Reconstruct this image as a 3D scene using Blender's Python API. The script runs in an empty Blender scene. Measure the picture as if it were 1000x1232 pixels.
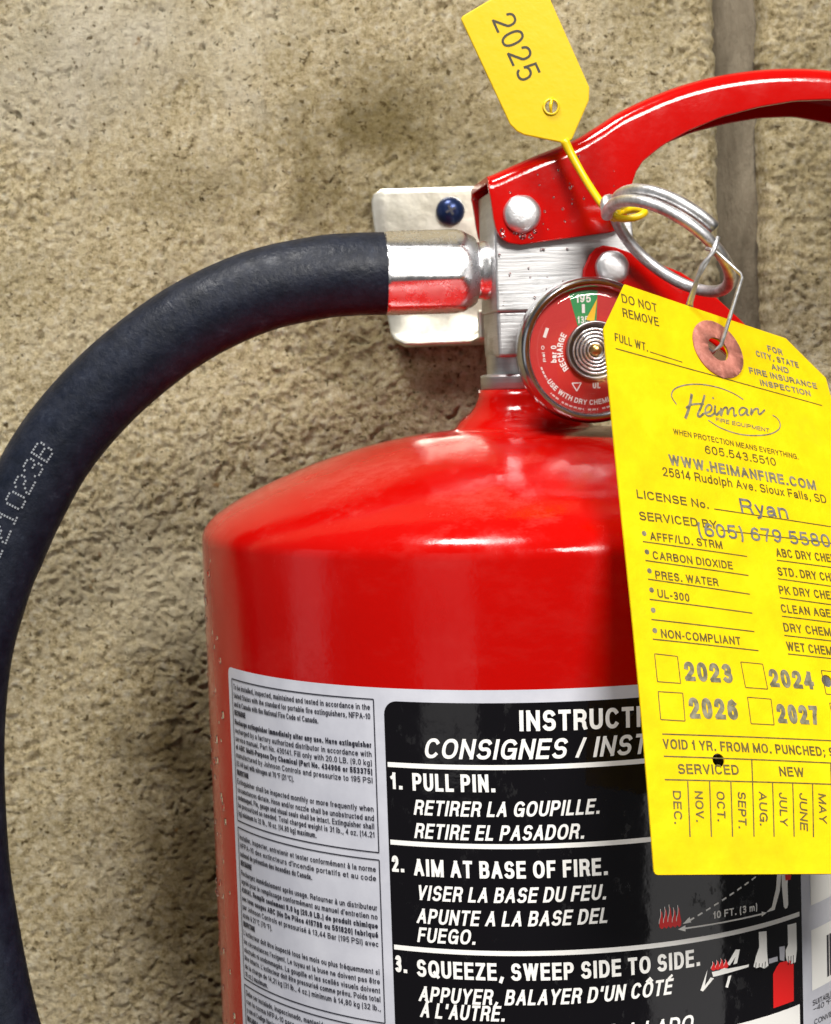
import bpy, bmesh, math, random
import numpy as np
from mathutils import Vector, Matrix

random.seed(7)
S = 0.001                      # everything below is written in millimetres
scene = bpy.context.scene
COL = scene.collection

# ------------------------------------------------------------------ camera
PITCH, ROLL = 0.076124, -0.033877
cam_data = bpy.data.cameras.new("camera")
cam_data.sensor_fit = 'HORIZONTAL'
cam_data.sensor_width = 36.0
cam_data.lens = 36.0 * 2.2
cam_data.clip_start = 0.01
cam_data.clip_end = 50.0
cam_data.dof.use_dof = True
cam_data.dof.focus_distance = 0.415
cam_data.dof.aperture_fstop = 56.0
camera = bpy.data.objects.new("camera", cam_data)
COL.objects.link(camera)
cp, sp, cr, sr = math.cos(PITCH), math.sin(PITCH), math.cos(ROLL), math.sin(ROLL)
rt, up, fw = Vector((1, 0, 0)), Vector((0, sp, cp)), Vector((0, cp, -sp))
rt2, up2 = cr * rt + sr * up, -sr * rt + cr * up
M = Matrix((rt2, up2, -fw)).transposed().to_4x4()
M.translation = Vector((-30.447, -502.81, 0)) * S
camera.matrix_world = M
scene.camera = camera

# ------------------------------------------------------------------ world and lamps
world = bpy.data.worlds.new("World")
scene.world = world
world.use_nodes = True
bg = world.node_tree.nodes["Background"]
bg.inputs[0].default_value = (1.0, 0.99, 0.97, 1)
bg.inputs[1].default_value = 0.09


def area(name, loc, target, sx, sy, power, color):
    d = bpy.data.lights.new(name, 'AREA')
    d.shape = 'RECTANGLE'
    d.size, d.size_y = sx, sy
    d.energy = power
    d.color = color
    o = bpy.data.objects.new(name, d)
    COL.objects.link(o)
    o.location = loc
    o.rotation_euler = (Vector(target) - Vector(loc)).to_track_quat('-Z', 'Y').to_euler()
    return o


area("ceiling_lamp", (0.38, -1.15, 0.72), (0.0, 0.0, -0.03), 0.5, 0.36, 25.0, (1.0, 0.965, 0.90))
area("ceiling_panel", (-0.40, -0.50, 1.45), (-0.12, 0.08, 0.0), 0.5, 0.35, 33.0, (1.0, 0.97, 0.92))
area("window_light", (-2.2, -0.35, 0.25), (0, 0, 0), 0.6, 1.5, 2.0, (0.92, 0.96, 1.0))
area("doorway_light", (-1.35, -2.3, 0.3), (0, 0, 0), 0.9, 2.0, 3.3, (1.0, 0.98, 0.95))
area("side_light", (1.7, -1.65, -0.35), (0, 0, -0.1), 1.1, 2.0, 6.0, (1.0, 0.97, 0.95))

scene.view_settings.view_transform = 'Standard'
scene.view_settings.look = 'None'
scene.view_settings.gamma = 1.0
scene.view_settings.exposure = 0.05
scene.cycles.use_denoising = True

# ------------------------------------------------------------------ materials


def mat(name, color, rough=0.5, metal=0.0, coat=0.0, spec=0.5):
    m = bpy.data.materials.new(name)
    m.use_nodes = True
    b = m.node_tree.nodes["Principled BSDF"]
    b.inputs["Base Color"].default_value = (*color, 1)
    b.inputs["Roughness"].default_value = rough
    b.inputs["Metallic"].default_value = metal
    b.inputs["Coat Weight"].default_value = coat
    b.inputs["Coat Roughness"].default_value = 0.08
    b.inputs["Specular IOR Level"].default_value = spec
    return m


def coords(m, scale=(1, 1, 1)):
    nt = m.node_tree
    tc = nt.nodes.new("ShaderNodeTexCoord")
    mp = nt.nodes.new("ShaderNodeMapping")
    mp.inputs["Scale"].default_value = scale
    nt.links.new(tc.outputs["Object"], mp.inputs["Vector"])
    return mp.outputs["Vector"]


def noise(m, vec, scale, detail=4, rough=0.55):
    n = m.node_tree.nodes.new("ShaderNodeTexNoise")
    n.inputs["Scale"].default_value = scale
    n.inputs["Detail"].default_value = detail
    n.inputs["Roughness"].default_value = rough
    m.node_tree.links.new(vec, n.inputs["Vector"])
    return n.outputs["Fac"]


def ramp(m, fac, stops):
    r = m.node_tree.nodes.new("ShaderNodeValToRGB")
    el = r.color_ramp.elements
    while len(el) < len(stops):
        el.new(0.5)
    for e, (p, c) in zip(el, stops):
        e.position = p
        e.color = (*c, 1) if len(c) == 3 else c
    m.node_tree.links.new(fac, r.inputs["Fac"])
    return r.outputs["Color"]


def mixc(m, fac, a, b, mode='MIX'):
    n = m.node_tree.nodes.new("ShaderNodeMix")
    n.data_type = 'RGBA'
    n.blend_type = mode
    for sock, v in ((n.inputs[0], fac), (n.inputs[6], a), (n.inputs[7], b)):
        if hasattr(v, "is_linked") or hasattr(v, "links"):
            m.node_tree.links.new(v, sock)
        else:
            sock.default_value = v if not isinstance(v, tuple) else (*v, 1)
    return n.outputs[2]


def bsdf(m):
    return m.node_tree.nodes["Principled BSDF"]


def setin(m, name, out):
    m.node_tree.links.new(out, bsdf(m).inputs[name])


def bump(m, fac, strength, dist):
    n = m.node_tree.nodes.new("ShaderNodeBump")
    n.inputs["Strength"].default_value = strength
    n.inputs["Distance"].default_value = dist
    prev = bsdf(m).inputs["Normal"]
    if prev.links:
        m.node_tree.links.new(prev.links[0].from_socket, n.inputs["Normal"])
    m.node_tree.links.new(fac, n.inputs["Height"])
    m.node_tree.links.new(n.outputs["Normal"], prev)


g = lambda v: (v, v, v)
MT = {}
# red enamel of the cylinder: orange peel, smeared dust that dulls the gloss, pale reflections painted into the colour, strongest on the dome
RED = (0.40, 0.0018, 0.0008)
m = MT['red'] = mat("red_enamel", RED, 0.17, 0, 0.0, 0.26)
v = coords(m)
bump(m, noise(m, v, 520, 2), 0.10, 0.0004)
bump(m, noise(m, v, 70, 2), 0.08, 0.001)
sm = noise(m, coords(m, (1, 1, 0.45)), 75, 8, 0.75)
setin(m, "Roughness", ramp(m, sm, [(0.40, g(0.09)), (0.54, g(0.17)), (0.72, g(0.34))]))
sep = m.node_tree.nodes.new("ShaderNodeSeparateXYZ")
m.node_tree.links.new(v, sep.inputs[0])
mr = m.node_tree.nodes.new("ShaderNodeMapRange")
mr.inputs["From Min"].default_value, mr.inputs["From Max"].default_value = -0.043, -0.036
mr.inputs["To Min"].default_value, mr.inputs["To Max"].default_value = 0.18, 1.0
m.node_tree.links.new(sep.outputs["Z"], mr.inputs["Value"])
painted_sheen = ramp(m, noise(m, coords(m, (1, 1, 2.2)), 42, 8, 0.72), [(0.52, g(0)), (0.64, g(0.10)), (0.80, g(0.30))])  # pale streaks in the base colour stand in for reflections
mul = m.node_tree.nodes.new("ShaderNodeMath")
mul.operation = 'MULTIPLY'
m.node_tree.links.new(painted_sheen, mul.inputs[0])
m.node_tree.links.new(mr.outputs[0], mul.inputs[1])
setin(m, "Base Color", mixc(m, mul.outputs[0], RED, (0.62, 0.20, 0.17)))
m = MT['red_handle'] = mat("red_powder_coat", RED, 0.2, 0, 0.0, 0.5)
v = coords(m)
bump(m, noise(m, v, 300, 3), 0.12, 0.0005)
setin(m, "Roughness", ramp(m, noise(m, v, 90, 6, 0.7), [(0.4, g(0.10)), (0.8, g(0.20))]))
setin(m, "Base Color", mixc(m, ramp(m, noise(m, v, 160, 7, 0.75), [(0.60, g(0)), (0.80, g(0.1))]), RED, (0.36, 0.02, 0.014)))
m = MT['water'] = mat("water", (1, 1, 1), 0.0)
bsdf(m).inputs["Transmission Weight"].default_value = 1.0
bsdf(m).inputs["IOR"].default_value = 1.33
# metals
m = MT['alu'] = mat("brushed_aluminium", (0.72, 0.72, 0.74), 0.34, 1.0)
v = coords(m, (0.06, 0.06, 1))
setin(m, "Base Color", ramp(m, noise(m, v, 900, 5, 0.7), [(0.3, (0.42, 0.42, 0.43)), (0.7, (0.57, 0.57, 0.58))]))
bump(m, noise(m, v, 1200, 4), 0.25, 0.0003)
setin(m, "Roughness", ramp(m, noise(m, coords(m), 150, 6, 0.7), [(0.35, g(0.36)), (0.7, g(0.58))]))
m = MT['chrome'] = mat("plated_ferrule", (0.88, 0.88, 0.90), 0.17, 1.0)
setin(m, "Roughness", ramp(m, noise(m, coords(m), 220, 5, 0.7), [(0.35, g(0.20)), (0.75, g(0.38))]))
m = MT['bezel'] = mat("bezel_steel", (0.42, 0.42, 0.43), 0.20, 1.0)
m = MT['rivet'] = mat("rivet_aluminium", (0.80, 0.80, 0.82), 0.42, 1.0)
v = coords(m)
bump(m, noise(m, v, 500, 4, 0.7), 0.35, 0.0004)
m = MT['wire'] = mat("galvanised_wire", (0.66, 0.66, 0.68), 0.44, 1.0)
v = coords(m)
setin(m, "Base Color", ramp(m, noise(m, v, 260, 5, 0.7), [(0.35, (0.40, 0.39, 0.39)), (0.6, (0.74, 0.74, 0.76))]))
bump(m, noise(m, v, 700, 4), 0.3, 0.0003)
m = MT['zinc'] = mat("zinc_plate", (0.80, 0.77, 0.68), 0.33, 1.0)
v = coords(m)
setin(m, "Base Color", ramp(m, noise(m, v, 90, 5, 0.65), [(0.35, (0.66, 0.63, 0.53)), (0.65, (0.86, 0.83, 0.74))]))
bump(m, noise(m, v, 120, 3), 0.2, 0.001)
m = MT['screw'] = mat("blue_black_screw", (0.012, 0.025, 0.085), 0.3, 0.6)
m = MT['brass'] = mat("brass_tube", (0.55, 0.36, 0.12), 0.3, 1.0)
m = MT['dark_metal'] = mat("dark_nickel", (0.30, 0.30, 0.31), 0.35, 1.0)
# hose rubber
m = MT['rubber'] = mat("hose_rubber", (0.022, 0.023, 0.032), 0.48, 0, 0, 0.22)
v = coords(m)
fib = noise(m, v, 260, 5, 0.7)
bump(m, noise(m, v, 700, 3, 0.6), 0.35, 0.0005)
bump(m, fib, 0.2, 0.0008)
setin(m, "Base Color", ramp(m, noise(m, v, 190, 6, 0.75), [(0.35, (0.003, 0.005, 0.011)), (0.60, (0.010, 0.013, 0.024)), (0.80, (0.035, 0.045, 0.065))]))
setin(m, "Roughness", ramp(m, fib, [(0.35, g(0.36)), (0.7, g(0.62))]))
m = MT['hose_ink'] = mat("hose_ink", (0.22, 0.235, 0.26), 0.7)
# label
m = MT['silver'] = mat("silver_label_stock", (0.46, 0.46, 0.52), 0.38, 0.15)
v = coords(m)
setin(m, "Base Color", ramp(m, noise(m, v, 60, 5, 0.6), [(0.35, (0.54, 0.55, 0.63)), (0.7, (0.68, 0.69, 0.77))]))
m = MT['black'] = mat("black_label_ink", (0.004, 0.0035, 0.005), 0.1)
v = coords(m)
setin(m, "Roughness", ramp(m, noise(m, coords(m, (1, 1, 0.6)), 210, 6, 0.7), [(0.44, g(0.06)), (0.60, g(0.12)), (0.66, g(0.5))]))
bump(m, noise(m, v, 110, 4), 0.14, 0.0006)
m = MT['white_ink'] = mat("white_label_ink", (0.86, 0.85, 0.83), 0.4)
m = MT['red_ink'] = mat("red_label_ink", (0.75, 0.012, 0.012), 0.4)
m = MT['grey_ink'] = mat("grey_label_ink", (0.42, 0.42, 0.47), 0.4)
m = MT['dark_ink'] = mat("dark_label_ink", (0.022, 0.022, 0.035), 0.5)
# tag
m = MT['card'] = mat("yellow_tag_card", (0.95, 0.80, 0.004), 0.7, 0, 0, 0.12)
v = coords(m)
_cb = ramp(m, noise(m, v, 110, 6, 0.65), [(0.3, (0.58, 0.395, 0.001)), (0.55, (0.64, 0.455, 0.001)), (0.75, (0.70, 0.51, 0.003))])
setin(m, "Base Color", mixc(m, ramp(m, noise(m, v, 48, 7, 0.7), [(0.60, g(0)), (0.78, g(0.35))]), _cb, (0.46, 0.31, 0.012)))
bump(m, noise(m, v, 800, 5, 0.7), 0.3, 0.0003)
bump(m, noise(m, v, 26, 4, 0.6), 0.35, 0.004)
m = MT['tag_ink'] = mat("tag_ink", (0.17, 0.13, 0.012), 0.5)
setin(m, "Base Color", ramp(m, noise(m, coords(m), 900, 3), [(0.35, (0.05, 0.038, 0.006)), (0.7, (0.15, 0.115, 0.010))]))
m = MT['tag_grey'] = mat("tag_foil_ink", (0.24, 0.22, 0.14), 0.38, 0.25)
setin(m, "Base Color", ramp(m, noise(m, coords(m), 700, 3), [(0.35, (0.12, 0.11, 0.065)), (0.65, (0.27, 0.25, 0.17))]))
m = MT['tag_stamp'] = mat("tag_stamp_ink", (0.15, 0.15, 0.15), 0.5)
setin(m, "Base Color", ramp(m, noise(m, coords(m), 600, 3), [(0.35, (0.07, 0.07, 0.08)), (0.7, (0.20, 0.195, 0.16))]))
m = MT['patch'] = mat("fibre_patch", (0.50, 0.20, 0.15), 0.75)
v = coords(m)
setin(m, "Base Color", ramp(m, noise(m, v, 420, 6, 0.75), [(0.3, (0.24, 0.075, 0.05)), (0.55, (0.38, 0.135, 0.10)), (0.75, (0.52, 0.23, 0.18))]))
bump(m, noise(m, v, 700, 5, 0.7), 0.5, 0.0005)
m = MT['plastic'] = mat("yellow_plastic", (0.66, 0.46, 0.001), 0.34)
bump(m, noise(m, coords(m), 160, 4, 0.6), 0.15, 0.0008)
m = MT['seal_ink'] = mat("seal_ink", (0.03, 0.025, 0.012), 0.5)
# gauge
m = MT['dial_red'] = mat("dial_red", (0.50, 0.006, 0.005), 0.45)
m = MT['dial_green'] = mat("dial_green", (0.010, 0.26, 0.065), 0.45)
m = MT['dial_white'] = mat("dial_white", (0.80, 0.76, 0.74), 0.5)
m = MT['needle'] = mat("needle_yellow", (0.80, 0.46, 0.01), 0.4)
m = MT['lens'] = mat("gauge_lens", (1, 1, 1), 0.04)
nt = m.node_tree
_tr, _gl = nt.nodes.new("ShaderNodeBsdfTransparent"), nt.nodes.new("ShaderNodeBsdfGlossy")
_mx = nt.nodes.new("ShaderNodeMixShader")
_gl.inputs["Roughness"].default_value = 0.04
_mx.inputs[0].default_value = 0.05
nt.links.new(_tr.outputs[0], _mx.inputs[1])
nt.links.new(_gl.outputs[0], _mx.inputs[2])
nt.links.new(_mx.outputs[0], nt.nodes["Material Output"].inputs["Surface"])
# wall
m = MT['concrete'] = mat("rough_concrete", (0.40, 0.34, 0.23), 0.95, 0, 0, 0.0)
v = coords(m)
vs = coords(m, (1, 1, 0.28))
c1 = ramp(m, noise(m, v, 19, 6, 0.65), [(0.33, (0.40, 0.315, 0.165)), (0.50, (0.68, 0.565, 0.330)), (0.66, (0.88, 0.78, 0.55))])
c2 = ramp(m, noise(m, v, 380, 6, 0.82), [(0.36, (0.12, 0.080, 0.030)), (0.46, (0.66, 0.54, 0.315)), (0.54, (0.85, 0.735, 0.485)), (0.62, (1.0, 0.93, 0.75))])
c3 = mixc(m, 0.72, c1, c2)
c4 = mixc(m, ramp(m, noise(m, vs, 150, 5, 0.65), [(0.50, g(0)), (0.72, g(0.55))]), c3, (0.78, 0.70, 0.51))


def tone_blot(cx, cz, rx, rz, amount):
    """an irregular wall tone (stains, also painted-in shade) with a place and an edge of its own"""
    mp = m.node_tree.nodes.new("ShaderNodeMapping")
    mp.inputs["Location"].default_value = (-cx * S / (rx * S), 0, -cz * S / (rz * S))
    mp.inputs["Scale"].default_value = (1 / (rx * S), 0, 1 / (rz * S))
    m.node_tree.links.new(v, mp.inputs["Vector"])
    gr = m.node_tree.nodes.new("ShaderNodeVectorMath")
    gr.operation = 'LENGTH'
    m.node_tree.links.new(mp.outputs[0], gr.inputs[0])
    nz = noise(m, v, 34, 7, 0.7)
    ad = m.node_tree.nodes.new("ShaderNodeMath")
    ad.operation = 'MULTIPLY_ADD'
    ad.inputs[1].default_value = 2.6
    ad.inputs[2].default_value = -1.3
    m.node_tree.links.new(nz, ad.inputs[0])
    su = m.node_tree.nodes.new("ShaderNodeMath")
    su.operation = 'ADD'
    m.node_tree.links.new(gr.outputs["Value"], su.inputs[0])
    m.node_tree.links.new(ad.outputs[0], su.inputs[1])
    return ramp(m, su.outputs[0], [(0.15, g(amount)), (1.0, g(0))])


st = ramp(m, noise(m, v, 11, 6, 0.66), [(0.50, g(0)), (0.68, g(0.55))])
c5 = mixc(m, st, c4, (0.26, 0.205, 0.085))
c5 = mixc(m, tone_blot(-32, 76, 48, 32, 0.8), c5, (0.19, 0.145, 0.05))
c5 = mixc(m, tone_blot(-95, 62, 44, 18, 0.45), c5, (0.22, 0.165, 0.055))
c5 = mixc(m, tone_blot(-108, -155, 32, 95, 0.85), c5, (0.15, 0.108, 0.045))  # shadow of the tank, low at left, painted into the wall colour
c5 = mixc(m, tone_blot(-45, 8, 26, 32, 0.55), c5, (0.19, 0.145, 0.06))  # shade below the hose coupling, painted into the wall colour
c5 = mixc(m, tone_blot(108, 55, 30, 80, 0.5), c5, (0.19, 0.15, 0.07))  # darker tone to the right of the joint
c5 = mixc(m, tone_blot(-125, 105, 60, 34, 0.6), c5, (0.92, 0.86, 0.71))  # paler tone at the upper left
c5 = mixc(m, tone_blot(-120, -62, 36, 34, 0.45), c5, (0.82, 0.73, 0.52))  # paler tone inside the bend of the hose
sp_ = ramp(m, noise(m, v, 420, 4, 0.65), [(0.60, g(0)), (0.67, g(0.9))])
c6 = mixc(m, sp_, c5, (0.11, 0.075, 0.03))
rs_ = ramp(m, noise(m, v, 150, 3, 0.6), [(0.70, g(0)), (0.76, g(0.7))])
c7 = mixc(m, rs_, c6, (0.27, 0.13, 0.03))
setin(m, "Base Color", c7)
bump(m, noise(m, v, 750, 7, 0.85), 1.0, 0.0032)
m = MT['mortar'] = mat("grey_joint", (0.24, 0.22, 0.19), 0.8, 0, 0, 0.25)
v = coords(m, (1, 1, 0.25))
setin(m, "Base Color", ramp(m, noise(m, v, 60, 6, 0.65), [(0.3, (0.085, 0.068, 0.045)), (0.7, (0.24, 0.205, 0.15))]))
bump(m, noise(m, v, 420, 6, 0.75), 0.9, 0.002)

# ------------------------------------------------------------------ builders


def link(name, verts, faces, material, parent=None, smooth=True):
    me = bpy.data.meshes.new(name)
    me.from_pydata([(x * S, y * S, z * S) for x, y, z in verts], [], faces)
    me.validate()
    me.update()
    if smooth:
        me.polygons.foreach_set("use_smooth", [True] * len(me.polygons))
    me.materials.append(MT[material])
    o = bpy.data.objects.new(name, me)
    COL.objects.link(o)
    if parent is not None:
        o.parent = parent
        o.matrix_parent_inverse = Matrix.Translation(-world_loc(parent))
    return o


def world_loc(o):
    return o.location.copy() if o.type == 'EMPTY' else Vector((0, 0, 0))


def empty(name, loc, label, cat):
    o = bpy.data.objects.new(name, None)
    o.empty_display_size = 0.02
    COL.objects.link(o)
    o.location = Vector(loc) * S
    o["label"], o["category"] = label, cat
    return o


def tag(o, label, cat):
    o["label"], o["category"] = label, cat
    return o


def autosmooth(o, deg=40):
    me = o.data
    bm = bmesh.new()
    bm.from_mesh(me)
    for e in bm.edges:
        if len(e.link_faces) == 2 and e.calc_face_angle(0) > math.radians(deg):
            e.smooth = False
    bm.to_mesh(me)
    bm.free()


def bevel(o, w, seg=3, ang=35):
    b = o.modifiers.new("bevel", 'BEVEL')
    b.width = w * S
    b.segments = seg
    b.limit_method = 'ANGLE'
    b.angle_limit = math.radians(ang)
    b.harden_normals = False
    return o


def revolve(profile, frame, n=64, rfun=None):
    """profile [(r, t)]; frame = (origin, axis, e1, e2)"""
    o, ax, e1, e2 = [np.array(k, float) for k in frame]
    vs, fs = [], []
    for j, (r, t) in enumerate(profile):
        for i in range(n):
            a = 2 * math.pi * i / n
            rr = r * (rfun(a, t) if rfun else 1)
            vs.append(o + ax * t + rr * (math.cos(a) * e1 + math.sin(a) * e2))
    for j in range(len(profile) - 1):
        for i in range(n):
            k = (i + 1) % n
            fs.append((j * n + i, j * n + k, (j + 1) * n + k, (j + 1) * n + i))
    if profile[0][0] > 1e-6:
        fs.append(tuple(range(n - 1, -1, -1)))
    if profile[-1][0] > 1e-6:
        fs.append(tuple(range((len(profile) - 1) * n, len(profile) * n)))
    return [tuple(v) for v in vs], fs


def catmull(pts, sub):
    P = [np.array(p, float) for p in pts]
    P = [2 * P[0] - P[1]] + P + [2 * P[-1] - P[-2]]
    out = []
    for i in range(1, len(P) - 2):
        for k in range(sub):
            t = k / sub
            a, b, c, d = P[i - 1], P[i], P[i + 1], P[i + 2]
            out.append(0.5 * (2 * b + (c - a) * t + (2 * a - 5 * b + 4 * c - d) * t * t + (3 * b - a - 3 * c + d) * t ** 3))
    out.append(P[-2])
    return out


def tube_frames(pts, ref=(0, -1, 0)):
    P = np.array(pts, float)
    T = np.gradient(P, axis=0)
    T /= np.linalg.norm(T, axis=1)[:, None]
    n = np.array(ref, float)
    N, B = [], []
    for t in T:
        n = n - t * (n @ t)
        n /= np.linalg.norm(n)
        N.append(n)
        B.append(np.cross(t, n))
    return P, T, np.array(N), np.array(B)


def tube(pts, r, n=12, closed=False, ref=(0, -1, 0.01)):
    P, T, N, B = tube_frames(pts, ref)
    m_ = len(P)
    rr = r if hasattr(r, '__len__') else [r] * m_
    vs, fs = [], []
    for j in range(m_):
        for i in range(n):
            a = 2 * math.pi * i / n
            vs.append(tuple(P[j] + rr[j] * (math.cos(a) * N[j] + math.sin(a) * B[j])))
    for j in range(m_ - 1):
        for i in range(n):
            k = (i + 1) % n
            fs.append((j * n + i, (j + 1) * n + i, (j + 1) * n + k, j * n + k))
    fs.append(tuple(range(n)))
    fs.append(tuple(range(m_ * n - 1, (m_ - 1) * n - 1, -1)))
    return vs, fs


def extrude(poly, fn0, fn1):
    """closed polygon [(a,b)], front face by fn0, back face by fn1"""
    n = len(poly)
    vs = [fn0(*p) for p in poly] + [fn1(*p) for p in poly]
    fs = [tuple(range(n)), tuple(range(2 * n - 1, n - 1, -1))]
    for i in range(n):
        k = (i + 1) % n
        fs.append((k, i, n + i, n + k))
    return vs, fs


def fix(o):
    bm = bmesh.new()
    bm.from_mesh(o.data)
    bmesh.ops.recalc_face_normals(bm, faces=bm.faces)
    bm.to_mesh(o.data)
    bm.free()
    return o


def box(x0, x1, y0, y1, z0, z1, fn=lambda x, y, z: (x, y, z)):
    vs = [fn(x, y, z) for x in (x0, x1) for y in (y0, y1) for z in (z0, z1)]
    return vs, [(0, 1, 3, 2), (4, 6, 7, 5), (0, 4, 5, 1), (2, 3, 7, 6), (0, 2, 6, 4), (1, 5, 7, 3)]


# ------------------------------------------------------------------ stroke lettering
# Each glyph: outer width and strokes; a stroke is a list of points and arcs (cx, cy, rx, ry, a0, a1).
Gl = {
    'A': (.84, [[(0, 0), (.5, 1), (1, 0)], [(.2, .32), (.8, .32)]]),
    'B': (.78, [[(0, 0), (0, 1), (.55, 1), (.55, .76, .37, .24, 90, -90), (0, .52)], [(0, 0), (.58, 0), (.58, .26, .42, .26, -90, 90), (.3, .52)]]),
    'C': (.84, [[(.5, .5, .5, .5, 42, 318)]]),
    'D': (.82, [[(0, 0), (0, 1), (.4, 1), (.4, .5, .6, .5, 90, -90), (0, 0)]]),
    'E': (.72, [[(1, 1), (0, 1), (0, 0), (1, 0)], [(0, .53), (.92, .53)]]),
    'F': (.68, [[(1, 1), (0, 1), (0, 0)], [(0, .5), (.88, .5)]]),
    'G': (.88, [[(.5, .5, .5, .5, 42, 350)], [(.56, .47), (1, .47), (1, 0)]]),
    'H': (.80, [[(0, 0), (0, 1)], [(1, 0), (1, 1)], [(0, .53), (1, .53)]]),
    'I': (.20, [[(.5, 0), (.5, 1)]]),
    'J': (.62, [[(1, 1), (1, .3), (.5, .3, .5, .3, 0, -175)]]),
    'K': (.80, [[(0, 0), (0, 1)], [(1, 1), (.02, .36)], [(.36, .6), (1, 0)]]),
    'L': (.66, [[(0, 1), (0, 0), (1, 0)]]),
    'M': (1.0, [[(0, 0), (0, 1)], [(.02, 1), (.5, 0), (.98, 1)], [(1, 1), (1, 0)]]),
    'N': (.80, [[(0, 0), (0, 1)], [(0.02, 1), (.98, 0)], [(1, 0), (1, 1)]]),
    'O': (.90, [[(.5, .5, .5, .5, 0, 360)]]),
    'P': (.76, [[(0, 0), (0, 1), (.55, 1), (.55, .73, .45, .27, 90, -90), (0, .46)]]),
    'Q': (.90, [[(.5, .5, .5, .5, 0, 360)], [(.6, .24), (1.0, -.03)]]),
    'R': (.80, [[(0, 0), (0, 1), (.55, 1), (.55, .74, .42, .26, 90, -90), (0, .48)], [(.5, .48), (.78, .43), (.9, .3), (.93, .1), (1, 0)]]),
    'S': (.78, [[(.5, .745, .45, .255, 28, 258), (.5, .26, .5, .26, 80, -150)]]),
    'T': (.74, [[(0, 1), (1, 1)], [(.5, 1), (.5, 0)]]),
    'U': (.80, [[(0, 1), (0, .36), (.5, .36, .5, .36, 180, 360), (1, 1)]]),
    'V': (.80, [[(0, 1), (.5, 0), (1, 1)]]),
    'W': (1.15, [[(0, 1), (.24, 0), (.5, 1), (.76, 0), (1, 1)]]),
    'X': (.80, [[(0, 1), (1, 0)], [(0, 0), (1, 1)]]),
    'Y': (.80, [[(0, 1), (.5, .42), (1, 1)], [(.5, .44), (.5, 0)]]),
    'Z': (.74, [[(0, 1), (1, 1)], [(.98, .98), (.02, .02)], [(0, 0), (1, 0)]]),
    '0': (.66, [[(.5, .5, .5, .5, 0, 360)]]),
    '1': (.40, [[(0, .74), (.5, .80), (.8, 1)], [(.8, 1), (.8, 0)]]),
    '2': (.66, [[(.5, .70, .48, .30, 172, -35), (0, .02)], [(0, 0), (1, 0)]]),
    '3': (.66, [[(.5, .745, .43, .255, 148, -75), (.42, .53)], [(.45, .53), (.52, .265, .48, .265, 80, -140)]]),
    '4': (.68, [[(.74, 0), (.74, 1)], [(.72, .98), (0, .3)], [(0, .26), (1, .26)]]),
    '5': (.66, [[(.92, 1), (.18, 1)], [(.17, 1), (.05, .46)], [(.08, .47), (.50, .31, .50, .31, 132, -142)]]),
    '6': (.66, [[(.5, .29, .5, .29, 0, 360)], [(.93, .86), (.62, 1), (.28, .9), (.06, .62), (0, .29)]]),
    '7': (.64, [[(0, 1), (1, 1)], [(.98, .98), (.6, .5), (.38, 0)]]),
    '8': (.66, [[(.5, .76, .43, .24, 0, 360)], [(.5, .26, .5, .26, 0, 360)]]),
    '9': (.66, [[(.5, .71, .5, .29, 0, 360)], [(.07, .14), (.38, 0), (.72, .1), (.94, .38), (1, .71)]]),
    '.': (.2, [[(.3, .0), (.3, .03)], [(.7, .0), (.7, .03)]]), ',': (.18, [[(.85, .05), (.1, -.17)]]),
    ':': (.18, [[(.5, 0), (.5, .01)], [(.5, .6), (.5, .61)]]), ';': (.18, [[(.85, .05), (.1, -.17)], [(.6, .6), (.6, .62)]]),
    '/': (.42, [[(0, 0), (1, 1)]]), '-': (.36, [[(0, .36), (1, .36)]]), '–': (.56, [[(0, .4), (1, .4)]]),
    '(': (.30, [[(1.4, .4, 1.3, .72, 125, 235)]]), ')': (.30, [[(-.4, .4, 1.3, .72, 55, -55)]]),
    '’': (.18, [[(.5, 1), (.35, .8)]]), '°': (.32, [[(.5, .84, .5, .14, 0, 360)]]), ' ': (.30, []),
}
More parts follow.
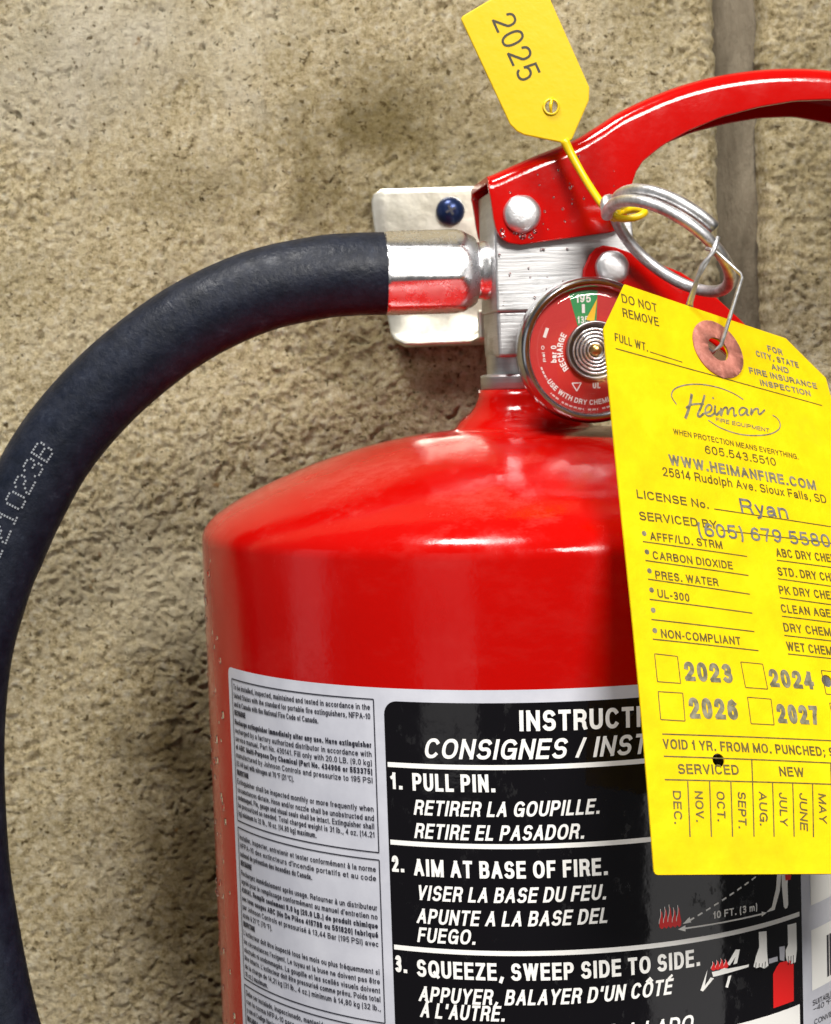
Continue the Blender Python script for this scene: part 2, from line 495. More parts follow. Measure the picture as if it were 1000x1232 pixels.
# lower case: y 0 baseline, 1 x-height, 2 ascender, -1 descender
Lo = {
    'a': (.62, [[(.48, .68, .44, .32, 165, 0), (.92, .12), (1, 0)], [(.92, .58), (.38, .5), (.34, .25, .34, .25, 95, 270), (.62, .05), (.92, .34)]]),
    'b': (.64, [[(0, 2), (0, 0)], [(.5, .5, .5, .5, 0, 360)]]), 'c': (.58, [[(.5, .5, .5, .5, 42, 318)]]),
    'd': (.64, [[(1, 2), (1, 0)], [(.5, .5, .5, .5, 0, 360)]]), 'e': (.64, [[(0, .53), (1, .53)], [(.5, .5, .5, .5, 0, 320)]]),
    'f': (.34, [[(1, 1.98), (.6, 1.9), (.42, 1.55), (.42, 0)], [(0, 1), (.95, 1)]]),
    'g': (.64, [[(.5, .5, .5, .5, 0, 360)], [(1, 1), (1, -.4), (.85, -.85), (.5, -1), (.12, -.8)]]),
    'h': (.62, [[(0, 2), (0, 0)], [(0, .55), (.5, .58, .5, .42, 180, 0), (1, 0)]]),
    'i': (.17, [[(.5, 0), (.5, 1)], [(.5, 2), (.5, 1.9)]]), 'k': (.60, [[(0, 2), (0, 0)], [(1, 1), (0, .34)], [(.38, .6), (1, 0)]]),
    'l': (.17, [[(.5, 0), (.5, 2)]]),
    'm': (.94, [[(0, 1), (0, 0)], [(0, .6), (.25, .62, .25, .38, 180, 0), (.5, 0)], [(.5, .6), (.75, .62, .25, .38, 180, 0), (1, 0)]]),
    'n': (.62, [[(0, 1), (0, 0)], [(0, .55), (.5, .58, .5, .42, 180, 0), (1, 0)]]), 'o': (.64, [[(.5, .5, .5, .5, 0, 360)]]),
    'p': (.64, [[(0, 1), (0, -1)], [(.5, .5, .5, .5, 0, 360)]]), 'q': (.64, [[(1, 1), (1, -1)], [(.5, .5, .5, .5, 0, 360)]]),
    'r': (.38, [[(0, 1), (0, 0)], [(0, .5), (.3, .9), (1, 1)]]), 's': (.56, [[(.5, .74, .44, .26, 30, 258), (.5, .26, .5, .26, 80, -148)]]),
    't': (.34, [[(.42, 1.6), (.42, .25), (.6, .02), (1, 0)], [(0, 1), (1, 1)]]),
    'u': (.62, [[(0, 1), (0, .42), (.5, .42, .5, .42, 180, 360)], [(1, 1), (1, 0)]]), 'v': (.58, [[(0, 1), (.5, 0), (1, 1)]]),
    'w': (.86, [[(0, 1), (.25, 0), (.5, 1), (.75, 0), (1, 1)]]), 'x': (.58, [[(0, 1), (1, 0)], [(0, 0), (1, 1)]]),
    'y': (.58, [[(0, 1), (.53, .02)], [(1, 1), (.42, -.75), (.08, -1)]]), 'z': (.56, [[(0, 1), (1, 1)], [(1, 1), (0, 0)], [(0, 0), (1, 0)]]),
}
ACC = {'é': ('e', 'a'), 'è': ('e', 'g'), 'à': ('a', 'g'), 'À': ('A', 'g'), 'É': ('E', 'a'), 'Ô': ('O', 'c'), 'ê': ('e', 'c'), 'ô': ('o', 'c')}
XH = .73


def glyph(ch, sw, sx, nseg):
    """-> outer width, list of polylines (cap height 1)"""
    acc = None
    if ch in ACC:
        ch, acc = ACC[ch]
    low = ch in Lo
    w, strokes = Lo[ch] if low else Gl[ch]
    W = max(w * sx, sw)
    if ch in "Iil,:;’":
        W = sw * 1.02 + .02
    if ch in ",;":
        W = sw + .09
    elif ch == '.':
        W = sw * 1.35 + .03

    def my(y):
        if not low:
            return sw / 2 + y * (1 - sw)
        if y < 0:
            return sw / 2 + y * .27
        if y <= 1:
            return sw / 2 + y * (XH - sw)
        return XH - sw / 2 + (y - 1) * (1 - XH)

    def mx(x):
        return sw / 2 + x * (W - sw)
    out = []
    ss = list(strokes)
    for st in ss:
        pts = []
        for p in st:
            if len(p) == 2:
                pts.append((mx(p[0]), my(p[1])))
            else:
                cx, cy, rx, ry, a0, a1 = p
                n = max(3, int(abs(a1 - a0) / 360 * nseg))
                for i in range(n + 1):
                    a = math.radians(a0 + (a1 - a0) * i / n)
                    c, s = math.cos(a), math.sin(a)
                    c = math.copysign(abs(c) ** .86, c)
                    s = math.copysign(abs(s) ** .86, s)
                    pts.append((mx(cx + rx * c), my(cy + ry * s)))
        out.append(pts)
    ymin, ymax = (-.30, 1.0) if low else (0, 1.0)
    if low and max(p[1] for st in strokes for p in st if len(p) == 2 or True) <= 1.01:
        ymax = XH
    if ch in ",;()Q":
        ymin, ymax = -.4, 1.2
    if acc:
        y0 = XH + .07 if low else 1.03
        c = W / 2
        if acc == 'a':
            out.append([(c - .06, y0), (c + .07, y0 + .13)])
        elif acc == 'g':
            out.append([(c + .06, y0), (c - .07, y0 + .13)])
        else:
            out.append([(c - .14, y0), (c, y0 + .14), (c + .14, y0)])
        ymax = 1.4
    return W, out, ymin, ymax


def strips(pts, sw, cap=True):
    """polyline -> list of (verts, quads) strips, broken at sharp corners"""
    P = [np.array(p, float) for p in pts]
    Q = [P[0]]
    for p in P[1:]:
        if np.hypot(*(p - Q[-1])) > 1e-5:
            Q.append(p)
    closed = len(Q) > 3 and np.hypot(*(Q[0] - Q[-1])) < 1e-4
    runs, cur = [], [Q[0]]
    for i in range(1, len(Q)):
        cur.append(Q[i])
        if i < len(Q) - 1:
            a, b = Q[i] - Q[i - 1], Q[i + 1] - Q[i]
            if a @ b < .35 * np.hypot(*a) * np.hypot(*b):
                runs.append(cur)
                cur = [Q[i]]
    runs.append(cur)
    out = []
    for run in runs:
        R_ = [p.copy() for p in run]
        loop = closed and len(runs) == 1
        if cap and not loop:
            a = R_[0] - R_[1]
            R_[0] = R_[0] + a / np.hypot(*a) * sw / 2
            a = R_[-1] - R_[-2]
            R_[-1] = R_[-1] + a / np.hypot(*a) * sw / 2
        vs, fs = [], []
        n = len(R_)
        for i in range(n):
            if loop:
                p0, p1 = R_[(i - 1) if i > 0 else n - 2], R_[(i + 1) if i < n - 1 else 1]
            else:
                p0, p1 = R_[max(i - 1, 0)], R_[min(i + 1, n - 1)]
            t = p1 - p0
            t = t / np.hypot(*t)
            nn = np.array([-t[1], t[0]])
            k = 1.0
            if 0 < i < n - 1 or loop:
                d = R_[i] - p0
                d = d / max(np.hypot(*d), 1e-9)
                c = abs(nn @ np.array([-d[1], d[0]]))
                k = 1 / max(c, .7)
            vs += [R_[i] + nn * sw / 2 * k, R_[i] - nn * sw / 2 * k]
        for i in range(n - 1):
            fs.append((2 * i, 2 * i + 1, 2 * i + 3, 2 * i + 2))
        out.append((vs, fs))
    return out


def layout(txt, sw, sx, gap, nseg):
    x = 0.0
    res = []
    for ch in txt:
        if ch == ' ':
            x += .30 * sx + gap * .6
            continue
        W, pl, y0, y1 = glyph(ch, sw, sx, nseg)
        res.append((x, pl, y0, y1))
        x += W + gap
    return res, x - gap


def text_geo(txt, width, cap, weight=.15, shear=0.0, prefix=0, nseg=22, gap=.16):
    """flat lettering in the text frame (mm): list of (vertices, quads) strips; width fits the first `prefix` characters"""
    lo, hi = .2, 3.0
    part = txt[:prefix] if prefix else txt
    for _ in range(30):
        mid = (lo + hi) / 2
        w = layout(part, weight, mid, gap * min(mid, 1.3), 6)[1] * cap
        if w > width:
            hi = mid
        else:
            lo = mid
    sx = (lo + hi) / 2
    res, _ = layout(txt, weight, sx, gap * min(sx, 1.3), nseg)
    out = []
    for x, pls, y0, y1 in res:
        for pl in pls:
            for vs, fs in strips(pl, weight):
                vv = []
                for p in vs:
                    y = min(max(p[1], y0), y1)
                    vv.append(((x + p[0] + shear * y) * cap, y * cap))
                out.append((vv, fs))
    return out


def surf_text(txt, u0, v0, u1, v1, cap, fn, h, weight=.15, shear=0, prefix=0, nseg=22, gap=.16, lift=0.006):
    """lettering whose baseline runs from (u0, v0) to (u1, v1) on a surface fn(u, v, h)"""
    L = math.hypot(u1 - u0, v1 - v0)
    c, s = (u1 - u0) / L, (v1 - v0) / L
    V, F = [], []
    for i, (vs, fs) in enumerate(text_geo(txt, L, cap, weight, shear, prefix, nseg, gap)):
        b = len(V)
        hh = h + lift * (i % 5)
        V += [fn(u0 + x * c - y * s, v0 + x * s + y * c, hh) for x, y in vs]
        F += [tuple(b + k for k in f) for f in fs]
    return V, F


def surf_strip(pts, width, fn, h, step=2.0):
    """a ruled line along (u, v) points, subdivided to follow the surface"""
    P = [np.array(p, float) for p in pts]
    D = [P[0]]
    for a, b in zip(P[:-1], P[1:]):
        n = max(1, int(np.hypot(*(b - a)) / step))
        for i in range(1, n + 1):
            D.append(a + (b - a) * i / n)
    V, F = [], []
    for k, (vs, fs) in enumerate(strips(D, width, cap=False)):
        b = len(V)
        V += [fn(p[0], p[1], h + .004 * (k % 4)) for p in vs]
        F += [tuple(b + i for i in f) for f in fs]
    return V, F


def fill2d(loops, cuts_u, cuts_v, fn, h):
    """polygon with holes in (u, v), cut into cells so that it can follow a curved surface"""
    bm = bmesh.new()
    edges = []
    for lp in loops:
        vs = [bm.verts.new((p[0], p[1], 0)) for p in lp]
        for i in range(len(vs)):
            edges.append(bm.edges.new((vs[i], vs[(i + 1) % len(vs)])))
    if len(loops) == 1:
        bm.faces.new(bm.verts[:])
        bmesh.ops.triangulate(bm, faces=bm.faces[:])
    else:
        bmesh.ops.triangle_fill(bm, use_beauty=True, use_dissolve=False, edges=edges)
    for c in cuts_u:
        bmesh.ops.bisect_plane(bm, geom=bm.verts[:] + bm.edges[:] + bm.faces[:], plane_co=(c, 0, 0), plane_no=(1, 0, 0))
    for c in cuts_v:
        bmesh.ops.bisect_plane(bm, geom=bm.verts[:] + bm.edges[:] + bm.faces[:], plane_co=(0, c, 0), plane_no=(0, 1, 0))
    bm.normal_update()
    for f in bm.faces:
        if f.normal.z < 0:
            f.normal_flip()
    bm.verts.index_update()
    V = [fn(v.co.x, v.co.y, h) for v in bm.verts]
    F = [tuple(v.index for v in f.verts) for f in bm.faces]
    bm.free()
    return V, F


def ring2d(cx, cy, r, n=28):
    return [(cx + r * math.cos(2 * math.pi * i / n), cy + r * math.sin(2 * math.pi * i / n)) for i in range(n)]


def rrect(x0, y0, x1, y1, r, n=6):
    out = []
    for cx, cy, a0 in ((x1 - r, y1 - r, 0), (x0 + r, y1 - r, 90), (x0 + r, y0 + r, 180), (x1 - r, y0 + r, 270)):
        for i in range(n + 1):
            a = math.radians(a0 + 90 * i / n)
            out.append((cx + r * math.cos(a), cy + r * math.sin(a)))
    return out

# ================================================================== the wall
def vnoise(X, Z, cell, seed):
    rs = np.random.RandomState(seed)
    n = 2048
    tab = rs.rand(n * 8)
    xs, zs = X / cell[0] + 1000.3, Z / cell[1] + 1000.7
    xi, zi = np.floor(xs).astype(int), np.floor(zs).astype(int)
    fx, fz = xs - xi, zs - zi
    fx, fz = fx * fx * (3 - 2 * fx), fz * fz * (3 - 2 * fz)
    h = lambda a, b: tab[((a * 73856093) ^ (b * 19349663)) % (n * 8)]
    return (h(xi, zi) * (1 - fx) + h(xi + 1, zi) * fx) * (1 - fz) + (h(xi, zi + 1) * (1 - fx) + h(xi + 1, zi + 1) * fx) * fz


def concrete_relief(X, Z, seed):
    """height in mm of a coarse, crumbly concrete face"""
    wx = X + 4.0 * (vnoise(X, Z, (6, 6), seed + 20) - .5) + 1.6 * (vnoise(X, Z, (2.2, 2.2), seed + 22) - .5)
    wz = Z + 4.0 * (vnoise(X, Z, (6, 6), seed + 21) - .5) + 1.6 * (vnoise(X, Z, (2.2, 2.2), seed + 23) - .5)
    big = vnoise(X, Z, (46, 60), seed + 12) + .5 * vnoise(X, Z, (17, 21), seed + 13)
    a = vnoise(wx, wz, (5.2, 5.6), seed)
    b = vnoise(wx, wz, (2.5, 2.7), seed + 1)
    c = vnoise(wx, wz, (1.45, 1.5), seed + 2)
    d = vnoise(wx, wz, (1.05, .95), seed + 3)
    rid = 1 - np.abs(2 * vnoise(wx, wz, (3.2, 3.6), seed + 4) - 1)
    h = .7 * (a - .5) + .95 * (b - .5) + .6 * (rid - .5) + 1.1 * (c - .5) + .8 * (d - .5)
    # vertical drag marks, stronger towards the top
    st = vnoise(X + 2 * vnoise(X, Z, (30, 30), seed + 7), Z, (2.3, 38), seed + 5) + .6 * vnoise(X, Z, (1.1, 24), seed + 6)
    up_ = np.clip((Z - 35) / 70, 0, 1) * np.clip(1.25 - np.abs(X + 85) / 80, 0, 1)
    rough_ = np.clip((vnoise(X, Z, (52, 64), seed + 8) * .6 + vnoise(X, Z, (21, 26), seed + 14) * .4) * 2.4 - .7, 0, 1)
    h = .72 * h * (1 - .6 * up_) * (.5 + .7 * rough_) + .85 * (st - .8) * (.30 + 1.0 * up_) + 2.2 * (big - .75)
    # open pits, in clusters where the face is rough
    p = vnoise(wx, wz, (2.6, 2.4), seed + 9) * .6 + vnoise(wx, wz, (1.3, 1.2), seed + 10) * .4
    h = h - 1.2 * np.clip((p - .75 + .05 * rough_) / .14, 0, 1) ** 1.2
    return h


def graded(lo, hi, dlo, dhi, fine, coarse):
    return np.concatenate([np.arange(lo, dlo, coarse), np.arange(dlo, dhi, fine), np.arange(dhi, hi + .01, coarse)]) if dlo > lo else \
        np.concatenate([np.arange(dlo, dhi, fine), np.arange(dhi, hi + .01, coarse)])


WALL_Y = 97.5


def panel(name, xs, zs, seed, left_edge, right_edge, parent):
    X, Z = np.meshgrid(xs, zs)
    Hh = concrete_relief(X, Z, seed)
    edge = np.full_like(X, 99.)
    wob = 1.0 * (vnoise(X * 0, Z, (9, 11), seed + 30) - .5) + 1.4 * (vnoise(X * 0, Z, (9, 2.6), seed + 31) - .5)
    if left_edge is not None:
        edge = np.minimum(edge, X - left_edge + wob)
    if right_edge is not None:
        edge = np.minimum(edge, right_edge - X + wob)
    e = np.clip(edge / 6.0, 0, 1)
    drop = 13.0 * (1 - np.sqrt(np.clip(1 - (1 - e) ** 2, 0, 1)))     # rounded arris that turns into the joint
    Y = WALL_Y - Hh * (.3 + .7 * e) + drop
    V = np.stack([X, Y, Z], -1).reshape(-1, 3) * S
    ny, nx = X.shape
    idx = np.arange(nx * ny).reshape(ny, nx)
    F = np.stack([idx[:-1, :-1], idx[:-1, 1:], idx[1:, 1:], idx[1:, :-1]], -1).reshape(-1, 4)
    me = bpy.data.meshes.new(name)
    me.vertices.add(len(V))
    me.vertices.foreach_set("co", V.ravel())
    me.loops.add(F.size)
    me.loops.foreach_set("vertex_index", F.ravel())
    me.polygons.add(len(F))
    me.polygons.foreach_set("loop_start", np.arange(0, F.size, 4))
    me.polygons.foreach_set("use_smooth", np.ones(len(F), bool))
    me.update(calc_edges=True)
    me.materials.append(MT['concrete'])
    o = bpy.data.objects.new(name, me)
    COL.objects.link(o)
    o.parent = parent
    return o


JX0, JX1 = 72.8, 85.4
zs = graded(-420, 330, -245, 145, .5, 3.0)
wv, wf = box(-480, 430, WALL_Y + 14, WALL_Y + 120, -420, 330)
wall = link("wall", wv, wf, 'mortar', None, False)
wall["kind"] = "structure"
wall["label"] = "rough tan concrete wall with a vertical grey joint behind the fire extinguisher"
panel("concrete_panel", graded(-480, JX0, -190, JX0 - .01, .5, 3.0), zs, 11, None, JX0, wall)
panel("concrete_panel", np.concatenate([np.arange(JX1, 135, .5), np.arange(135, 431, 3.0)]), zs, 57, JX1, None, wall)
jx = np.arange(JX0 - 4, JX1 + 4.1, .8)
jz = np.arange(-420, 331, 2.5)
JXm, JZm = np.meshgrid(jx, jz)
JY = WALL_Y + 9.0 - 2.2 * np.cos((JXm - (JX0 + JX1) / 2) / 9 * math.pi) * 0 + 2.2 * (vnoise(JXm, JZm, (4, 16), 91) - .5) + .5 * (vnoise(JXm, JZm, (2, 5), 92) - .5)
nj, ni = JXm.shape
link("mortar_joint", [(a, b, c) for a, b, c in zip(JXm.ravel(), JY.ravel(), JZm.ravel())],
     [(r * ni + c, r * ni + c + 1, (r + 1) * ni + c + 1, (r + 1) * ni + c) for r in range(nj - 1) for c in range(ni - 1)], 'mortar', wall)



def flip(vf_):
    return vf_[0], [tuple(reversed(f)) for f in vf_[1]]


# ================================================================== the wall bracket
br = empty("wall_bracket", (-15, 94, 10), "pale zinc wall bracket plate with a dark screw behind the hose coupling", "bracket")
outer = [(-41.3, 54.5), (-41.0, 57.0), (-39.6, 58.7), (-37, 59.4), (16, 59.4), (18, 57.5), (18, 12), (-33, 11.2), (-35.6, 12.5), (-37.0, 16)]
rows_ = []
vs, fs = [], []
NB = 26
for k in range(NB + 1):            # plate lofted from top to bottom, its lower lip bending forward
    z = 59.4 - (59.4 - 8.6) * k / NB
    xl = -41.3 + 5.4 * max(0, (54 - z) / 46) ** 1.2
    if z > 55.5:
        xl += 3.4 * (1 - math.sqrt(max(0, 1 - ((z - 55.5) / 3.9) ** 2)))
    if z < 13:
        xl += 4.2 * (1 - math.sqrt(max(0, 1 - ((13 - z) / 4.4) ** 2)))
    lip = 0 if z > 17 else -(17 - z) ** 2 * .055
    for j in range(13):
        x = xl + (19 - xl) * j / 12
        dim = -1.1 * math.exp(-((z - 14) / 3.5) ** 2) * (math.exp(-((x + 29) / 5) ** 2) + math.exp(-((x + 15) / 6) ** 2))
        vs.append((x, 93.6 + lip + dim, z))
fs = [(r * 13 + c, r * 13 + c + 1, (r + 1) * 13 + c + 1, (r + 1) * 13 + c) for r in range(NB) for c in range(12)]
pl = link("plate", vs, fs, 'zinc', br)
fix(pl)
sd = pl.modifiers.new("solid", 'SOLIDIFY')
sd.thickness = 2.2 * S
sd.offset = 0
bevel(pl, .5, 2)
vs, fs = box(-11, 16, 17, 93, 8.6, 11.4)
bevel(link("hook_arm", vs, fs, 'zinc', br, False), .8)
vs, fs = box(-11, 16, 15.5, 18.3, 8.6, 17)
bevel(link("hook_lip", vs, fs, 'zinc', br, False), .8)
sc_ = [(0, 4.2), (1.3, 4.15), (2.6, 3.7), (3.7, 2.9), (4.3, 1.9), (4.6, .7), (4.6, 0)][::-1]
vs, fs = revolve(sc_[:-1] + [(0.001, 4.2)], ((-15.9, 92.4, 51.5), (0, -1, 0), (1, 0, 0), (0, 0, 1)), 40)
scr = fix(link("screw", vs, fs, 'screw', br))
for ang in (25, 115):
    c, s = math.cos(math.radians(ang)), math.sin(math.radians(ang))
    vs, fs = box(-1.7, 1.7, 0, .25, -.4, .4, lambda x, y, z: (-15.9 + x * c - z * s, 88.3 - y - (.15 if ang > 90 else .1), 51.5 + x * s + z * c))
    link("drive_recess", vs, fs, 'dark_ink', scr, False)

# ================================================================== the fire extinguisher
R = 89.0
ext = empty("fire_extinguisher", (0, 0, -440), "red dry chemical fire extinguisher with black hose, gauge and instruction label", "fire extinguisher")
prof = [(0.001, -436), (60, -436), (80, -434), (86, -430), (88.6, -424), (89, -418), (89, -300), (89, -160), (89, -60), (89, -43.5)]
prof += [(88.85, -42.0), (88.3, -40.6), (87.2, -39.0), (85.2, -37.0), (81.0, -34.3), (76, -31.6), (69.5, -28.6), (63, -26.0), (57, -23.8), (50.5, -21.8), (44.5, -20.1),
         (38, -18.7), (32, -17.6), (26, -16.8), (21.5, -16.4), (19.3, -16.1), (18.5, -15.3), (17.6, -14.0), (16.2, -12.9), (14.6, -11.6), (13.2, -9.8), (12.3, -7.6), (12.0, -5.4), (0.001, -5.3)]
vs, fs = revolve(prof, ((0, 0, 0), (0, 0, 1), (1, 0, 0), (0, 1, 0)), 192)
tank = fix(link("tank", vs, fs, 'red', ext))

AL = math.radians(6.0)
CA, SA = math.cos(AL), math.sin(AL)


def vf(a, d, z):
    """valve frame: a along the handle, d towards the viewer, z up"""
    return (a * CA + d * SA, a * SA - d * CA, z)


AX = (CA, SA, 0)
DX = (SA, -CA, 0)
# neck and valve body
vs, fs = revolve([(0.001, -5.6), (11.0, -5.6), (11.4, -5.0), (11.4, -1.9), (11.0, -1.4), (9.6, -1.2), (9.6, 4.0), (0.001, 4.0)], ((0, 0, 0), (0, 0, 1), (1, 0, 0), (0, 1, 0)), 64)
o = fix(link("neck_collar", vs, fs, 'alu', ext))
autosmooth(o, 35)
poly = [(-8.6, 15.2), (-8.6, 47.5), (-5, 49.5), (20, 49.5), (25.5, 44), (28.6, 38.8), (29.0, 33.0), (28.6, 15.0)]
vs, fs = extrude(poly, lambda a, z: vf(a, 14, z), lambda a, z: vf(a, -14, z))
body = bevel(fix(link("valve_body", vs, fs, 'alu', ext, False)), .7)
vs, fs = extrude([(-8.2, 3.2), (-8.5, 15.6), (27, 15.6), (27, 6), (24, 3.2)], lambda a, z: vf(a, 12.8, z), lambda a, z: vf(a, -12.8, z))
bevel(fix(link("valve_base", vs, fs, 'alu', ext, False)), .9)

# carrying handle: a folded channel, front flange, web and back flange
top = [(-10.3, 50.9), (-7.4, 51.9), (1.5, 55.6), (13.2, 59.9), (19.5, 63.3), (26.1, 67.2), (34.5, 70.9), (42.8, 73.8), (53, 76.2), (63.5, 77.5), (73, 77.8), (82.9, 77.2), (95, 75), (108, 70.8), (120, 65.0), (131, 58), (137, 53)]
bot = [(-10.3, 48.3), (-9.9, 46.5), (-9.0, 38.8), (-8.4, 36.2), (-7.2, 34.4), (-5.4, 33.2), (-2.1, 32.6), (10, 33.9), (22, 35.2), (24.5, 36.0), (26.2, 38.0), (27.2, 42), (28.2, 47.8), (29.4, 51.0), (31.2, 53.6), (36.5, 57.6), (43.8, 61.4), (53, 64.9), (63.2, 67.3), (73, 68.7), (82.9, 68.9), (95, 66.6), (108, 62.3), (120, 56.4), (131, 49.4), (137, 44.4)]


def interp(tab, x):
    return float(np.interp(x, [p[0] for p in tab], [p[1] for p in tab]))


ctop = [tuple(p) for p in catmull(top, 6)]
stations = sorted(set([round(x, 2) for x in np.arange(-10.2, 32, .55)] + [round(x, 2) for x in np.arange(32, 137, 2.0)]))
vs = []
sec = 0
for a in stations:
    zt, zb = interp(ctop, a), interp(bot, a)
    zb = min(zb, zt - 2.2)
    ro, th, hw = 4.2, 1.9, 17.0
    ro = min(ro, zt - zb)
    outer, inner = [], []
    N_ = 7
    outer.append((hw, zb))
    for i in range(N_):
        t = math.pi / 2 * i / (N_ - 1)
        outer.append((hw - ro + ro * math.cos(t), zt - ro + ro * math.sin(t)))
    for i in range(N_):
        t = math.pi / 2 + math.pi / 2 * i / (N_ - 1)
        outer.append((-hw + ro + ro * math.cos(t), zt - ro + ro * math.sin(t)))
    outer.append((-hw, zb))
    ri = max(ro - th, .3)
    inner.append((-hw + th, zb))
    for i in range(N_):
        t = math.pi - math.pi / 2 * i / (N_ - 1)
        inner.append((-hw + th + ri + ri * math.cos(t), zt - th - ri + ri * math.sin(t)))
    for i in range(N_):
        t = math.pi / 2 - math.pi / 2 * i / (N_ - 1)
        inner.append((hw - th - ri + ri * math.cos(t), zt - th - ri + ri * math.sin(t)))
    inner.append((hw - th, zb))
    ring = outer + inner
    sec = len(ring)
    vs += [vf(a, d, z) for d, z in ring]
fs = []
for j in range(len(stations) - 1):
    for i in range(sec):
        k = (i + 1) % sec
        fs.append((j * sec + i, j * sec + k, (j + 1) * sec + k, (j + 1) * sec + i))
half = sec // 2
for base in (0, (len(stations) - 1) * sec):
    for i in range(half - 1):
        fs.append((base + i, base + i + 1, base + sec - 2 - i, base + sec - 1 - i))
hd = fix(link("carrying_handle", vs, fs, 'red_handle', ext))
autosmooth(hd, 42)
bevel(hd, .55, 3, 50)

# squeeze lever: channel falling away to the right below the handle
def lever_flange(d0, d1):
    poly = [(14.3, 22.5), (14.6, 25.6), (16.4, 29.4), (18.2, 31.3), (20.4, 32.0), (23.5, 31.4), (28.7, 29.4), (41.2, 24.2), (48.4, 19.4), (56.7, 11.6), (68, 0), (80, -13), (92, -24),
            (90, -31), (78, -22), (64, -9), (52, 3), (44, 9), (34, 13.5), (24, 15.6), (18, 17)]
    return extrude(poly, lambda a, z: vf(a, d0, z), lambda a, z: vf(a, d1, z))


V, F = [], []
for d0, d1 in ((16.2, 14.3), (-14.3, -16.2)):
    vs, fs = lever_flange(d0, d1)
    F += [tuple(len(V) + k for k in f) for f in fs]
    V += vs
lv = bevel(fix(link("squeeze_lever", V, F, 'red_handle', ext, False)), .5, 2)
web = [(34, 13.5), (44, 9), (52, 3), (64, -9), (78, -22), (90, -31), (91.2, -29.6), (79, -20.4), (65, -7.4), (53, 4.6), (45, 10.6), (34.6, 15.2)]
vs, fs = extrude(web, lambda a, z: vf(a, 14.4, z), lambda a, z: vf(a, -14.4, z))
bevel(fix(link("lever_web", vs, fs, 'red_handle', lv, False)), .4, 2)

# rivets with domed heads
def rivet(a, z, d, r, h):
    p = [(r, 0), (r, .5), (r * .97, h * .45), (r * .86, h * .72), (r * .66, h * .9), (r * .35, h * .99), (0.001, h)]
    vs, fs = revolve(p, (vf(a, d, z), DX, AX, (0, 0, 1)), 40, lambda t, q: 1 + .012 * math.sin(3 * t + 1) + .008 * math.sin(7 * t))
    return fix(link("rivet", vs, fs, 'rivet', ext))


rivet(-1.6, 40.6, 17.0, 5.0, 2.6)
rivet(22.3, 25.9, 16.2, 4.6, 2.5)
# stamped mark on the valve body and water spots
# pressure gauge
GA, GZ = 13.1, 4.2
gd0 = 12.0
gauge = fix(link("gauge_case", *revolve([(5, gd0), (5, gd0 + 9), (17.2, gd0 + 9.5), (18.4, gd0 + 11), (18.8, gd0 + 13), (18.8, 31.8), (18.45, 33.2), (17.7, 33.9), (16.9, 33.8), (16.4, 33.2), (16.2, 32.4), (16.2, 30.2), (0.001, 30.2)],
                                        (vf(GA, 0, GZ), DX, AX, (0, 0, 1)), 96), 'bezel', ext))
autosmooth(gauge, 50)


def gf(x, y, h):
    return vf(GA + x, 30.6 + h, GZ + y)


def dial_part(name, loops, material, h):
    V, F = fill2d(loops, [], [], gf, h)
    return link(name, V, F, material, gauge, False)


dial_part("dial", [ring2d(0, 0, 16.4, 64)], 'dial_red', 0.0)
gx, gy = GA, GZ
wedge = [(-5.4, 14.5)] + [(15.5 * math.cos(math.radians(t)), 15.5 * math.sin(math.radians(t))) for t in (108, 103, 98, 93, 88, 82)] + [(1.6, 6.4), (-3.3, 6.4)]
dial_part("green_sector", [wedge], 'dial_green', .06)
dial_part("needle", [[(1.9, 13.2), (-1.2, 7.9), (.95, 7.2)]], 'needle', .5)
dial_part("scale_bar", [[(-2.1, 11.9), (-1.3, 11.9), (-1.3, 9.6), (-2.1, 9.6)]], 'dial_white', .13)
dial_part("zero_mark", [[(-12.5, 3.8), (-11.7, 3.5), (-10.8, 5.9), (-11.6, 6.2)]], 'dial_white', .08)


def dial_text(txt, x0, y0, x1, y1, cap, w=.17):
    V, F = surf_text(txt, x0, y0, x1, y1, cap, gf, .12, w, 0, 0, 16)
    return link("lettering", V, F, 'dial_white', gauge, False)


def arc_text(txt, r, a0, a1, cap, inward, w=.16):
    """lettering round the dial; inward=True: feet towards the rim"""
    L = abs(math.radians(a1 - a0)) * r
    sgn = 1 if a1 > a0 else -1

    def fn(u, v, h):
        a = math.radians(a0) + sgn * u / r
        rr = r - v if inward else r + v
        return gf(rr * math.cos(a), rr * math.sin(a), h)
    V, F = surf_text(txt, 0, 0, L, 0, cap, fn, .12, w, 0, 0, 16)
    return link("lettering", V, F, 'dial_white', gauge, False)


